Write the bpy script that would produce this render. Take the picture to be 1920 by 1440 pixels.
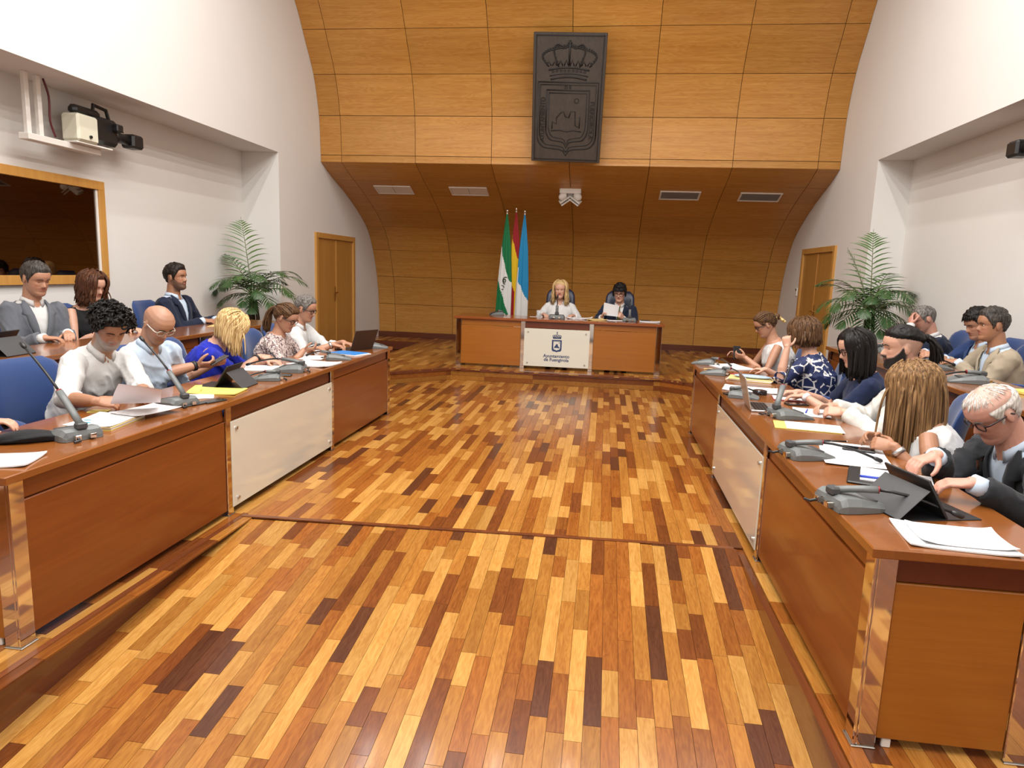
import bpy, bmesh, math, random
import numpy as np
from mathutils import Vector, Matrix, noise

for o in list(bpy.data.objects):
    bpy.data.objects.remove(o, do_unlink=True)
SC = bpy.context.scene
COL = SC.collection
random.seed(7)
PI = math.pi

# ------------------------------------------------------------------ camera
cam_data = bpy.data.cameras.new('camera')
cam = bpy.data.objects.new('camera', cam_data)
COL.objects.link(cam)
CAM_PITCH, CAM_YAW, CAM_ROLL, CAM_H, CAM_F = 0.1626, 0.1291, 0.0347, 1.5857, 1290.25
_f = Vector((-math.sin(CAM_YAW) * math.cos(CAM_PITCH), math.cos(CAM_YAW) * math.cos(CAM_PITCH), -math.sin(CAM_PITCH)))
_r = Vector((math.cos(CAM_YAW), math.sin(CAM_YAW), 0))
_u = _r.cross(_f)
_A = _r * math.cos(CAM_ROLL) + _u * math.sin(CAM_ROLL)
_B = _u * math.cos(CAM_ROLL) - _r * math.sin(CAM_ROLL)
cam.matrix_world = Matrix(((_A.x, _B.x, -_f.x, 0), (_A.y, _B.y, -_f.y, 0), (_A.z, _B.z, -_f.z, CAM_H), (0, 0, 0, 1)))
cam_data.sensor_width = 36
cam_data.lens = CAM_F * 36 / 1920
cam_data.clip_start = 0.05
SC.camera = cam

# ------------------------------------------------------------------ world, lamps, exposure
W_ = bpy.data.worlds.new('room_world')
SC.world = W_
W_.use_nodes = True
W_.node_tree.nodes['Background'].inputs[0].default_value = (0.9, 0.92, 1.0, 1)
W_.node_tree.nodes['Background'].inputs[1].default_value = 0.02
vs = SC.view_settings
vs.view_transform = 'Standard'
vs.look = 'None'
vs.exposure = 0.0
vs.gamma = 1.0
vs.use_curve_mapping = False

XC = -0.667                       # axis of the hall
WL, WR = -4.597, 3.263            # side wall planes
CEIL = 6.25
LAMP_POWER = 180
for i, dx in enumerate((-2.35, -1.5, -0.5, 0.5, 1.5, 2.35)):
    ld = bpy.data.lights.new('ceiling_strip_light', 'AREA')
    ld.shape = 'RECTANGLE'
    ld.size = 0.10
    ld.size_y = 9.0
    ld.energy = LAMP_POWER
    ld.color = (1.0, 0.98, 0.945)
    lo = bpy.data.objects.new('ceiling_strip_light', ld)
    lo.location = (XC + dx, 3.0, CEIL - 0.06)
    COL.objects.link(lo)

# ------------------------------------------------------------------ mesh helpers
class MB:
    def __init__(s):
        s.v = []; s.f = []; s.m = []
    def add(s, verts, faces, mi=0):
        o = len(s.v)
        s.v.extend([tuple(map(float, p)) for p in verts])
        for f in faces:
            s.f.append(tuple(i + o for i in f)); s.m.append(mi)
        return s
    def box(s, lo, hi, mi=0):
        x0, y0, z0 = lo; x1, y1, z1 = hi
        if x0 > x1: x0, x1 = x1, x0
        if y0 > y1: y0, y1 = y1, y0
        if z0 > z1: z0, z1 = z1, z0
        return s.add([(x0, y0, z0), (x1, y0, z0), (x1, y1, z0), (x0, y1, z0), (x0, y0, z1), (x1, y0, z1), (x1, y1, z1), (x0, y1, z1)],
                     [(0, 3, 2, 1), (4, 5, 6, 7), (0, 1, 5, 4), (1, 2, 6, 5), (2, 3, 7, 6), (3, 0, 4, 7)], mi)
    def cbox(s, lo, hi, c=0.004, mi=0):
        """box with chamfered edges"""
        lo, hi = np.minimum(lo, hi).astype(float), np.maximum(lo, hi).astype(float)
        c = min(c, *(0.45 * (hi - lo)))
        vs_, idx = [], {}
        for a in range(3):
            for sx in (0, 1):
                for sy in (0, 1):
                    for sz in (0, 1):
                        sg = (sx, sy, sz)
                        p = [hi[k] if sg[k] else lo[k] for k in range(3)]
                        for k in range(3):
                            if k != a:
                                p[k] += -c if sg[k] else c
                        idx[(a, sg)] = len(vs_); vs_.append(p)
        fs = []
        def quad(keys):
            ids = [idx[k] for k in keys]
            P = np.array([vs_[i] for i in ids]); ctr = (lo + hi) / 2
            n = np.cross(P[1] - P[0], P[2] - P[0])
            if n @ (P.mean(0) - ctr) < 0: ids = ids[::-1]
            fs.append(tuple(ids))
        for a in range(3):
            b, d = [k for k in range(3) if k != a]
            for sa in (0, 1):
                ks = []
                for sb, sd in ((0, 0), (1, 0), (1, 1), (0, 1)):
                    g = [0, 0, 0]; g[a] = sa; g[b] = sb; g[d] = sd
                    ks.append((a, tuple(g)))
                quad(ks)
            for sb in (0, 1):           # edges along a
                for sd in (0, 1):
                    g0 = [0, 0, 0]; g0[b] = sb; g0[d] = sd; g0[a] = 0
                    g1 = list(g0); g1[a] = 1
                    quad([(b, tuple(g0)), (b, tuple(g1)), (d, tuple(g1)), (d, tuple(g0))])
        for sx in (0, 1):
            for sy in (0, 1):
                for sz in (0, 1):
                    g = (sx, sy, sz)
                    quad([(0, g), (1, g), (2, g)])
        return s.add(vs_, fs, mi)
    def loft(s, rings, mi=0, cap=True, close=True):
        n = len(rings[0]); vv = [p for r in rings for p in r]; ff = []
        for i in range(len(rings) - 1):
            for j in range(n if close else n - 1):
                k = (j + 1) % n
                ff.append((i * n + j, i * n + k, (i + 1) * n + k, (i + 1) * n + j))
        if cap:
            ff.append(tuple(range(n - 1, -1, -1)))
            ff.append(tuple((len(rings) - 1) * n + j for j in range(n)))
        return s.add(vv, ff, mi)
    def tube(s, path, rad, n=10, mi=0, up=None, cap=True):
        return s.loft(tube_rings(path, rad, n, up), mi, cap)
    def ell(s, c, r, R=None, n=16, m=10, mi=0):
        vv = []
        for i in range(1, m):
            a = PI * i / m
            for j in range(n):
                b = 2 * PI * j / n
                vv.append((r[0] * math.sin(a) * math.cos(b), r[1] * math.sin(a) * math.sin(b), r[2] * math.cos(a)))
        vv.append((0, 0, r[2])); vv.append((0, 0, -r[2]))
        V = np.array(vv)
        if R is not None: V = V @ np.array(R).T
        V = V + np.array(c)
        ff = []
        for i in range(m - 2):
            for j in range(n):
                k = (j + 1) % n
                ff.append((i * n + j, (i + 1) * n + j, (i + 1) * n + k, i * n + k))
        T, Bt = (m - 1) * n, (m - 1) * n + 1
        for j in range(n):
            k = (j + 1) % n
            ff.append((T, j, k)); ff.append((Bt, (m - 2) * n + k, (m - 2) * n + j))
        return s.add(V, ff, mi)
    def prism(s, poly, z0, z1, mi=0):
        n = len(poly)
        vv = [(p[0], p[1], z0) for p in poly] + [(p[0], p[1], z1) for p in poly]
        a = sum(poly[i][0] * poly[(i + 1) % n][1] - poly[(i + 1) % n][0] * poly[i][1] for i in range(n))
        ff = [tuple(range(n - 1, -1, -1)), tuple(range(n, 2 * n))] + [(i, (i + 1) % n, n + (i + 1) % n, n + i) for i in range(n)]
        if a < 0: ff = [f[::-1] for f in ff]
        return s.add(vv, ff, mi)
    def xf(s, M):
        """transform everything so far by a 4x4"""
        M = np.array(M); V = np.array(s.v)
        s.v = [tuple(p) for p in (V @ M[:3, :3].T + M[:3, 3])]
        return s
    def mesh(s, name, mats, smooth=False, org=(0, 0, 0)):
        me = bpy.data.meshes.new(name)
        o = np.array(org)
        me.from_pydata([tuple(np.array(p) - o) for p in s.v] if any(org) else s.v, [], s.f)
        if not isinstance(mats, (list, tuple)): mats = [mats]
        for m in mats: me.materials.append(m)
        if len(mats) > 1: me.polygons.foreach_set('material_index', s.m)
        if smooth: me.polygons.foreach_set('use_smooth', [True] * len(me.polygons))
        me.update()
        return me
    def build(s, name, mats, parent=None, smooth=False, org=None):
        if org is None: org = parent_org(parent)
        ob = bpy.data.objects.new(name, s.mesh(name, mats, smooth, org))
        COL.objects.link(ob)
        if parent is not None: ob.parent = parent
        return ob

def parent_org(p):
    o = Vector((0, 0, 0))
    while p is not None:
        o = o + p.location; p = p.parent
    return tuple(o)

def tube_rings(path, rad, n=10, up=None):
    P = [np.array(p, float) for p in path]
    T = []
    for i in range(len(P)):
        a = P[max(i - 1, 0)]; b = P[min(i + 1, len(P) - 1)]
        t = b - a; T.append(t / (np.linalg.norm(t) + 1e-12))
    ref = np.array(up, float) if up is not None else (np.array([0, 0, 1.0]) if abs(T[0][2]) < 0.9 else np.array([1.0, 0, 0]))
    rings = []
    x = np.cross(ref, T[0]); x /= np.linalg.norm(x) + 1e-12
    for i, p in enumerate(P):
        x = x - T[i] * (x @ T[i]); x /= np.linalg.norm(x) + 1e-12
        y = np.cross(T[i], x)
        r = rad[i] if isinstance(rad, (list, tuple, np.ndarray)) else rad
        ra, rb = (r if isinstance(r, (list, tuple, np.ndarray)) else (r, r))
        rings.append([p + x * ra * math.cos(2 * PI * j / n) + y * rb * math.sin(2 * PI * j / n) for j in range(n)])
    return rings

def catmull(pts, per=6):
    P = [np.array(p, float) for p in pts]; out = []
    for i in range(len(P) - 1):
        p0 = P[i - 1] if i else 2 * P[0] - P[1]
        p1, p2 = P[i], P[i + 1]
        p3 = P[i + 2] if i + 2 < len(P) else 2 * P[-1] - P[-2]
        for k in range(per):
            t = k / per
            out.append(0.5 * (2 * p1 + (p2 - p0) * t + (2 * p0 - 5 * p1 + 4 * p2 - p3) * t * t + (3 * p1 - p0 - 3 * p2 + p3) * t ** 3))
    out.append(P[-1])
    return out

def thing(name, label, cat, loc=(0, 0, 0), rotz=0, group=None):
    o = bpy.data.objects.new(name, None)
    COL.objects.link(o)
    o.empty_display_size = 0.1
    o.location = loc; o.rotation_euler = (0, 0, rotz)
    return tag(o, label, cat, group)
def tag(o, label, cat, group=None):
    o['label'] = label; o['category'] = cat
    if group: o['group'] = group
    return o
def struct(o, label=None):
    o['kind'] = 'structure'
    if label: o['label'] = label
    return o
def copy_tree(o, parent=None):
    c = o.copy(); COL.objects.link(c); c.parent = parent
    for ch in [q for q in o.children]: copy_tree(ch, c)
    return c

# ------------------------------------------------------------------ materials
def newmat(name):
    m = bpy.data.materials.new(name); m.use_nodes = True
    nt = m.node_tree; b = nt.nodes['Principled BSDF']
    return m, nt, b
def N(nt, t, **kw):
    n = nt.nodes.new(t)
    for k, v in kw.items():
        if k.startswith('i_'): n.inputs[k[2:].replace('_', ' ')].default_value = v
        else: setattr(n, k, v)
    return n
def plain(name, col, rough=0.5, metal=0.0, spec=0.5, coat=0.0, var=0.0, bump=0.0, scale=40.0, sheen=0.0, trans=0.0, alpha=None):
    m, nt, b = newmat(name)
    b.inputs['Base Color'].default_value = (*col, 1)
    b.inputs['Roughness'].default_value = rough
    b.inputs['Metallic'].default_value = metal
    b.inputs['Specular IOR Level'].default_value = spec
    b.inputs['Coat Weight'].default_value = coat
    b.inputs['Coat Roughness'].default_value = 0.1
    if sheen: b.inputs['Sheen Weight'].default_value = sheen
    if trans: b.inputs['Transmission Weight'].default_value = trans
    tc = N(nt, 'ShaderNodeTexCoord')
    nz = N(nt, 'ShaderNodeTexNoise', i_Scale=scale, i_Detail=4.0)
    nt.links.new(tc.outputs['Object'], nz.inputs['Vector'])
    mr = N(nt, 'ShaderNodeMapRange')
    mr.inputs['To Min'].default_value = 1 - max(var, 0.02); mr.inputs['To Max'].default_value = 1 + max(var, 0.02)
    nt.links.new(nz.outputs['Fac'], mr.inputs['Value'])
    mx = N(nt, 'ShaderNodeMix', data_type='RGBA', blend_type='MULTIPLY')
    mx.inputs['Factor'].default_value = 1
    mx.inputs['A'].default_value = (*col, 1)
    nt.links.new(mr.outputs['Result'], mx.inputs['B'])
    nt.links.new(mx.outputs['Result'], b.inputs['Base Color'])
    if bump:
        bp = N(nt, 'ShaderNodeBump'); bp.inputs['Strength'].default_value = bump; bp.inputs['Distance'].default_value = 0.01
        nt.links.new(nz.outputs['Fac'], bp.inputs['Height']); nt.links.new(bp.outputs['Normal'], b.inputs['Normal'])
    return m
def wood(name, light, dark, along='x', scale=1.0, rough=0.35, coat=0.0, contrast=1.0, figure=0.5, coatr=0.08, rnd=0.12, spec=0.5):
    """grain stretched along one axis; each object shifts the grain and the tint a little"""
    m, nt, b = newmat(name)
    L = nt.links.new
    tc = N(nt, 'ShaderNodeTexCoord'); oi = N(nt, 'ShaderNodeObjectInfo')
    geo = N(nt, 'ShaderNodeNewGeometry')
    add = N(nt, 'ShaderNodeVectorMath', operation='MULTIPLY_ADD')
    L(geo.outputs['Position'], add.inputs[0]); add.inputs[1].default_value = (1, 1, 1)
    cmb = N(nt, 'ShaderNodeCombineXYZ')
    mu = N(nt, 'ShaderNodeMath', operation='MULTIPLY'); mu.inputs[1].default_value = 37.0
    L(oi.outputs['Random'], mu.inputs[0])
    for k in 'XYZ': L(mu.outputs[0], cmb.inputs[k])
    L(cmb.outputs[0], add.inputs[2])
    mp = N(nt, 'ShaderNodeMapping')
    b.inputs['Specular IOR Level'].default_value = spec
    s1, s2 = 0.8 * scale, 22 * scale
    mp.inputs['Scale'].default_value = {'x': (s1, s2, s2), 'y': (s2, s1, s2), 'z': (s2, s2, s1)}[along]
    L(add.outputs[0], mp.inputs['Vector'])
    n1 = N(nt, 'ShaderNodeTexNoise', i_Scale=1.0, i_Detail=6.0, i_Roughness=0.6); n1.inputs['Distortion'].default_value = 0.6
    L(mp.outputs[0], n1.inputs['Vector'])
    mp2 = N(nt, 'ShaderNodeMapping')
    s3, s4 = 0.5 * scale, 4.0 * scale
    mp2.inputs['Scale'].default_value = {'x': (s3, s4, s4), 'y': (s4, s3, s4), 'z': (s4, s4, s3)}[along]
    L(add.outputs[0], mp2.inputs['Vector'])
    n2 = N(nt, 'ShaderNodeTexNoise', i_Scale=1.3, i_Detail=2.0)
    L(mp2.outputs[0], n2.inputs['Vector'])
    # cathedral figure : rings from the slow noise
    sn = N(nt, 'ShaderNodeMath', operation='MULTIPLY'); sn.inputs[1].default_value = 70
    L(n2.outputs['Fac'], sn.inputs[0])
    si = N(nt, 'ShaderNodeMath', operation='SINE'); L(sn.outputs[0], si.inputs[0])
    ms = N(nt, 'ShaderNodeMath', operation='MULTIPLY_ADD'); ms.inputs[1].default_value = 0.12 * figure; L(si.outputs[0], ms.inputs[0]); L(n1.outputs['Fac'], ms.inputs[2])
    a2 = N(nt, 'ShaderNodeMath', operation='MULTIPLY_ADD'); a2.inputs[1].default_value = 0.4; L(n2.outputs['Fac'], a2.inputs[0]); L(ms.outputs[0], a2.inputs[2])
    cr = N(nt, 'ShaderNodeValToRGB')
    w = 0.28 / contrast
    cr.color_ramp.elements[0].position = max(0, 0.7 - w); cr.color_ramp.elements[0].color = (*dark, 1)
    cr.color_ramp.elements[1].position = min(1, 0.7 + w); cr.color_ramp.elements[1].color = (*light, 1)
    L(a2.outputs[0], cr.inputs['Fac'])
    hv = N(nt, 'ShaderNodeHueSaturation')
    mr = N(nt, 'ShaderNodeMapRange'); mr.inputs['To Min'].default_value = 1 - rnd; mr.inputs['To Max'].default_value = 1 + rnd
    L(oi.outputs['Random'], mr.inputs['Value']); L(mr.outputs['Result'], hv.inputs['Value'])
    L(cr.outputs['Color'], hv.inputs['Color']); L(hv.outputs['Color'], b.inputs['Base Color'])
    b.inputs['Roughness'].default_value = rough
    b.inputs['Coat Weight'].default_value = coat; b.inputs['Coat Roughness'].default_value = coatr
    bp = N(nt, 'ShaderNodeBump'); bp.inputs['Strength'].default_value = 0.06; bp.inputs['Distance'].default_value = 0.004
    L(n1.outputs['Fac'], bp.inputs['Height']); L(bp.outputs['Normal'], b.inputs['Normal'])
    return m

M = {}
M['wall'] = plain('white_plaster', (0.70, 0.685, 0.66), 0.85, var=0.02, scale=3, bump=0.02)
M['ceiling'] = plain('ceiling_paint', (0.78, 0.76, 0.73), 0.9)
M['honey'] = wood('honey_wood_panel', (0.53, 0.265, 0.058), (0.40, 0.168, 0.025), 'x', 1.9, 0.42, 0.15, figure=0.8, rnd=0.08)
M['gap'] = plain('dark_joint', (0.10, 0.045, 0.012), 0.8)
M['cherry'] = wood('cherry_desk', (0.24, 0.062, 0.008), (0.175, 0.040, 0.006), 'z', 1.7, 0.32, 0.35, contrast=0.7, figure=0.2, coatr=0.12, rnd=0.05)
M['cherry_y'] = wood('cherry_panel', (0.23, 0.058, 0.007), (0.16, 0.036, 0.005), 'y', 1.7, 0.32, 0.35, contrast=0.7, figure=0.3, coatr=0.12, rnd=0.05)
M['cherry_top'] = wood('cherry_tabletop', (0.255, 0.083, 0.016), (0.19, 0.056, 0.010), 'y', 1.8, 0.25, 0.6, contrast=0.7, figure=0.25, coatr=0.10, rnd=0.04)
M['cherry_x'] = wood('cherry_panel_far', (0.34, 0.118, 0.013), (0.26, 0.080, 0.008), 'x', 1.7, 0.32, 0.3, contrast=0.7, figure=0.3, coatr=0.12, rnd=0.05)
M['darkwood'] = wood('dark_trim_wood', (0.135, 0.034, 0.012), (0.08, 0.018, 0.007), 'x', 1.0, 0.3, 0.4)
M['darkwood_y'] = wood('dark_riser_wood', (0.19, 0.055, 0.016), (0.10, 0.026, 0.009), 'y', 1.0, 0.25, 0.5)
M['doorwood'] = wood('door_wood', (0.47, 0.24, 0.055), (0.39, 0.175, 0.035), 'z', 1.0, 0.4, 0.2, figure=0.3, rnd=0.03)
M['framewood'] = wood('frame_wood', (0.58, 0.31, 0.075), (0.48, 0.22, 0.05), 'z', 1.0, 0.4, 0.2, figure=0.2, rnd=0.03)
M['chrome'] = plain('polished_steel', (0.72, 0.68, 0.63), 0.06, metal=1.0)
M['steel'] = plain('brushed_steel', (0.55, 0.54, 0.52), 0.3, metal=1.0)
M['whiteglass'] = plain('white_backed_glass', (0.66, 0.65, 0.56), 0.12, coat=1.0, var=0.03, scale=2)
M['black'] = plain('black_plastic', (0.012, 0.012, 0.013), 0.4)
M['white'] = plain('white_paint_metal', (0.75, 0.72, 0.67), 0.45)
TONES = [((0.46, 0.240, 0.062), (0.34, 0.150, 0.030)),
         ((0.34, 0.148, 0.028), (0.235, 0.085, 0.014)),
         ((0.27, 0.092, 0.016), (0.17, 0.048, 0.008)),
         ((0.165, 0.048, 0.011), (0.10, 0.026, 0.006)),
         ((0.090, 0.030, 0.012), (0.058, 0.017, 0.007))]
for i, (a, c) in enumerate(TONES):
    M['plank%d' % i] = wood('parquet_tone_%d' % i, a, c, 'y', 3.6, 0.24, 0.16, contrast=1.25, figure=0.6, coatr=0.10, rnd=0.16, spec=0.30)
PLANKS = [M['plank%d' % i] for i in range(5)]

# ------------------------------------------------------------------ hall shell
NLX, NRX = -5.146, 3.68            # backs of the side recesses
NZ, NYE = 3.10, 9.40               # recess ceiling height and far end
YB, YF = -3.5, 14.4                # wall behind the camera, behind the apse
def shell_side(name, wx, nx, sgn):
    """side wall with a long deep recess : wall face, recess back, recess soffit, recess end"""
    b = MB()
    o = nx + sgn * 0.15
    b.box((wx, YB, NZ), (o, NYE, CEIL))          # bulkhead above the recess
    b.box((wx, NYE, -0.4), (o, YF, CEIL))        # wall beyond the recess
    b.box((nx, YB, -0.4), (o, NYE, NZ))          # recess back
    return struct(b.build(name, M['wall']))
wall_left = shell_side('wall_left', WL, NLX, -1)
wall_right = shell_side('wall_right', WR, NRX, 1)
struct(MB().box((NLX - .2, YB - .15, -0.6), (NRX + .2, YB, CEIL)).build('wall_rear', M['wall']))
struct(MB().box((NLX - .2, YB - .15, CEIL), (NRX + .2, 9.0, CEIL + .15)).build('ceiling', M['ceiling']))

# apse profile (y, z) : upper canopy, lip, lower shell
UP = [(8.2, 6.22), (9.0, 5.93), (9.62, 5.58), (10.03, 5.22), (10.30, 4.86), (10.60, 4.44), (10.79, 3.89), (10.845, 3.303), (10.85, 3.197)]
LO = [(10.85, 3.197), (11.25, 3.035), (11.96, 2.80), (12.68, 2.49), (13.13, 2.19), (13.49, 1.64), (13.69, 1.02), (13.77, 0.27)]
def arc(pts):
    P = np.array(catmull(pts, 10)); d = np.r_[0, np.cumsum(np.hypot(*np.diff(P, axis=0).T))]
    return P, d
def arc_at(P, d, s):
    return np.array([np.interp(s, d, P[:, 0]), np.interp(s, d, P[:, 1])])
wall_back = MB()
PU, DU = arc(UP); PL, DL = arc(LO)
def backing(P, off, x0, x1, b):
    rings = []
    T = np.gradient(P, axis=0); T /= np.linalg.norm(T, axis=1)[:, None]
    Nn = np.stack([-T[:, 1], T[:, 0]], 1)       # towards the back
    for p, n in zip(P, Nn):
        n = n if n[0] > 0 or n[1] > 0 else -n
        q = p + n * off; r = p + n * (off + .12)
        rings.append([(x0, q[0], q[1]), (x1, q[0], q[1]), (x1, r[0], r[1]), (x0, r[0], r[1])])
    b.loft(rings)
backing(PU, 0.028, WL, WR, wall_back); backing(PL, 0.028, WL, WR, wall_back)
wall_back.box((NLX - .2, 14.2, -.4), (NRX + .2, 14.4, 3.2))
wb = struct(wall_back.build('wall_back', M['gap']), 'curved wooden apse wall of honey panels with dark joints')
colx = [WL, -4.25, -3.05, -1.85, -0.65, 0.55, 1.75, 2.95, WR]
GAP = 0.004
def panel_mesh(P, d, s0, s1, w, name):
    rings = []; K = 5
    for k in range(K + 1):
        s = s0 + GAP + (s1 - s0 - 2 * GAP) * k / K
        p = arc_at(P, d, s); q = arc_at(P, d, s + 1e-3) - arc_at(P, d, s - 1e-3); q /= np.linalg.norm(q)
        n = np.array([-q[1], q[0]]); n = n if (n[0] > 0 or n[1] > 0.5) else -n
        r = p + n * 0.024
        rings.append([(GAP, p[0], p[1]), (w - GAP, p[0], p[1]), (w - GAP, r[0], r[1]), (GAP, r[0], r[1])])
    return MB().loft(rings).mesh(name, M['honey'])
# joints of the upper part by height, of the lower part by arc length
up_z = [6.0, 5.45, 4.96, 4.44, 3.885, 3.30, 3.197]
us = [0.0] + [float(np.interp(-z, -PU[:, 1], DU)) for z in up_z]
us = sorted(set(round(s, 4) for s in us)); us[-1] = float(DU[-1])
ls = list(np.linspace(0, DL[-1], 9))
for P, d, seams in ((PU, DU, us), (PL, DL, ls)):
    for i in range(len(seams) - 1):
        cache = {}
        for c in range(8):
            w = round(colx[c + 1] - colx[c], 3)
            if w not in cache: cache[w] = panel_mesh(P, d, seams[i], seams[i + 1], w, 'panel')
            ob = bpy.data.objects.new('panel', cache[w]); COL.objects.link(ob)
            ob.location = (colx[c], 0, 0); ob.parent = wb

# doors in both side walls
def door(n, wx, sgn, y0, y1, zt):
    r = thing('door_%d' % n, 'double wooden door with pale frame in the %s white wall' % ('left' if sgn > 0 else 'right'), 'door', (wx, (y0 + y1) / 2, 0))
    del r['category']; struct(r)
    X = lambda d: wx + sgn * d
    fw = 0.085
    b = MB()
    b.cbox((X(-.02), y0, 0), (X(.035), y0 + fw, zt), .004); b.cbox((X(-.02), y1 - fw, 0), (X(.035), y1, zt), .004)
    b.cbox((X(-.02), y0 + fw, zt - fw), (X(.035), y1 - fw, zt), .004)
    b.build('frame', M['framewood'], r)
    ym = (y0 + y1) / 2
    for a, c in ((y0 + fw + .004, ym - .003), (ym + .003, y1 - fw - .004)):
        MB().cbox((X(-.015), a, 0.01), (X(.006), c, zt - fw - .004), .002).build('leaf', M['doorwood'], r)
    MB().cbox((X(.006), ym - .012, 0.02), (X(.016), ym + .012, zt - fw - .01), .003).build('astragal', M['framewood'], r)
    h = MB(); h.cbox((X(.006), ym - .075, .98), (X(.016), ym - .035, 1.22), .003)
    h.tube([(X(.012), ym - .055, 1.12), (X(.06), ym - .055, 1.12), (X(.065), ym - .055, 1.12), (X(.065), ym - .19, 1.12)], .011, 8)
    h.build('handle', M['brass'], r, smooth=False)
    return r
M['brass'] = plain('brass', (0.45, 0.27, 0.09), 0.28, metal=1.0)
door(1, WL, 1, 10.57, 12.29, 2.09)
door(2, WR, -1, 10.60, 12.30, 2.11)

# raised platform, steps and floor
PZ = 0.169
plat = [(XC - 1.496, 9.70), (-2.85, 9.0), (-3.52, 8.35), (-3.52, 13.0), (WL, 13.0), (WL, 13.75), (WR, 13.75), (WR, 13.0), (2.19, 13.0), (2.19, 8.7), (1.75, 9.1), (XC + 1.496, 9.70)]
floor_b = MB()
floor_b.box((NLX - .2, 3.97, -0.25), (NRX + .2, YF, -0.012))
floor_b.box((NLX - .2, YB, -0.6), (-2.19, 3.97, -0.012)); floor_b.box((0.86, YB, -0.6), (NRX + .2, 3.97, -0.012))
SL = 0.112
def ramp_z(y): return -SL * (3.97 - y)
floor_b.add([(-2.19, YB, ramp_z(YB) - .012), (.86, YB, ramp_z(YB) - .012), (.86, 3.97, -.012), (-2.19, 3.97, -.012),
             (-2.19, YB, -1.2), (.86, YB, -1.2), (.86, 3.97, -1.2), (-2.19, 3.97, -1.2)],
            [(0, 1, 2, 3), (4, 7, 6, 5), (0, 4, 5, 1), (1, 5, 6, 2), (2, 6, 7, 3), (3, 7, 4, 0)])
floor = struct(floor_b.build('floor', M['plank3']), 'polished parquet floor of mixed brown and honey planks')
pl = MB(); pl.prism(plat, 0.0, PZ - .012)
platform = struct(pl.build('floor_platform', M['darkwood']), 'raised parquet platform under the presiding desk')
# platform nosing
nb = MB()
front = [plat[2], plat[1], plat[0], plat[-1], plat[-2], plat[-3]]
for a, c in zip(front[:-1], front[1:]):
    a = np.array(a); c = np.array(c); t = (c - a) / np.linalg.norm(c - a); n = np.array([t[1], -t[0]])
    q = [a + n * .02, c + n * .02, c - n * .045, a - n * .045]
    nb.prism([tuple(p) for p in q], PZ - .035, PZ + .002)
struct(nb.build('trim_1', M['darkwood']), 'dark nosing along the platform edge')
# riser boards under the nosing
for a, c in zip(front[:-1], front[1:]):
    a = np.array(a); c = np.array(c); Ln = np.linalg.norm(c - a); t = (c - a) / Ln; n = np.array([t[1], -t[0]]); s = 0.0
    while s < Ln - .02:
        l = min(random.choice((.5, .7, .9)), Ln - s)
        for z0, z1 in ((.002, .066), (.068, .133)):
            p0 = a + t * (s + .001); p1 = a + t * (s + l - .001)
            q = [p0 + n * .010, p1 + n * .010, p1 - n * .004, p0 - n * .004]
            MB().prism([tuple(p) for p in q], z0, z1).build('plank', random.choice(PLANKS[1:4]), platform)
        s += l
struct(MB().box((WL, 13.71, PZ), (WR, 13.765, .275)).build('baseboard_back', M['darkwood']))
struct(MB().box((WL, 12.99, 0), (-3.52, 13.004, PZ - .02)).build('trim_4', M['darkwood']))
# hinge strip at the head of the ramp, riser boards along the ramp sides
hs = MB(); hs.prism([(-2.20, 3.885), (.84, 4.02), (.84, 4.055), (-2.20, 3.92)], -.004, .005)
struct(hs.build('trim_2', M['darkwood_y']), 'thin wooden strip across the floor at the head of the ramp')
for nm, x0, x1 in (('trim_3', -2.215, -2.183), ('trim_5', .853, .885)):
    b = MB(); b.add([(x0, -1.5, ramp_z(-1.5) - .02), (x1, -1.5, ramp_z(-1.5) - .02), (x1, 3.95, -.02), (x0, 3.95, -.02), (x0, -1.5, .003), (x1, -1.5, .003), (x1, 3.95, .003), (x0, 3.95, .003)],
                    [(0, 3, 2, 1), (4, 5, 6, 7), (0, 1, 5, 4), (1, 2, 6, 5), (2, 3, 7, 6), (3, 0, 4, 7)])
    struct(b.build(nm, M['darkwood_y']), 'dark stepped edge board beside the ramp')

PW = 0.0705
unit = []
for i in range(5):
    unit.append(MB().box((0, 0, -.010), (1, 1, 0)).mesh('plank', PLANKS[i]))
planks = []           # (x, y0, y1, region, tone)
def lay(x0, x1, yf0, yf1, region):
    n = int(round((x1 - x0) / PW)); w = (x1 - x0) / n
    for i in range(n):
        xa = x0 + i * w; y = yf0(xa) - random.uniform(0, .5); ye = yf1(xa)
        while y < ye - .01:
            l = random.choice((.22, .28, .34, .42, .42, .55, .7))
            a, c = max(y, yf0(xa)), min(y + l, ye)
            if c - a > .02:
                planks.append((xa, a, c, w, region, random.choices(range(5), (20, 36, 27, 12, 5))[0]))
            y += l
hinge = lambda x: 3.885 + (x + 2.2) * .0444
lay(-2.183, .853, lambda x: 1.2, lambda x: hinge(x), 'ramp')
lay(-2.90, 1.60, lambda x: hinge(x) + .035 if -2.19 < x < .85 else 1.2, lambda x: 9.72, 'main')
lay(-3.5, 2.17, lambda x: 8.4 + 0 * x if x < -2.9 or x > 1.75 else 9.0, lambda x: 13.0, 'plat')
lay(WL, WR - .02, lambda x: 13.02, lambda x: 13.70, 'plat')
from mathutils.geometry import intersect_point_tri_2d
def in_poly(x, y, poly):
    ins = False; n = len(poly)
    for i in range(n):
        x0, y0 = poly[i]; x1, y1 = poly[(i + 1) % n]
        if (y0 > y) != (y1 > y) and x < (x1 - x0) * (y - y0) / (y1 - y0) + x0: ins = not ins
    return ins
def cam_dist(p):
    x = p[0] + PW / 2; y = (p[1] + p[2]) / 2
    return math.hypot(x, y)
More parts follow.
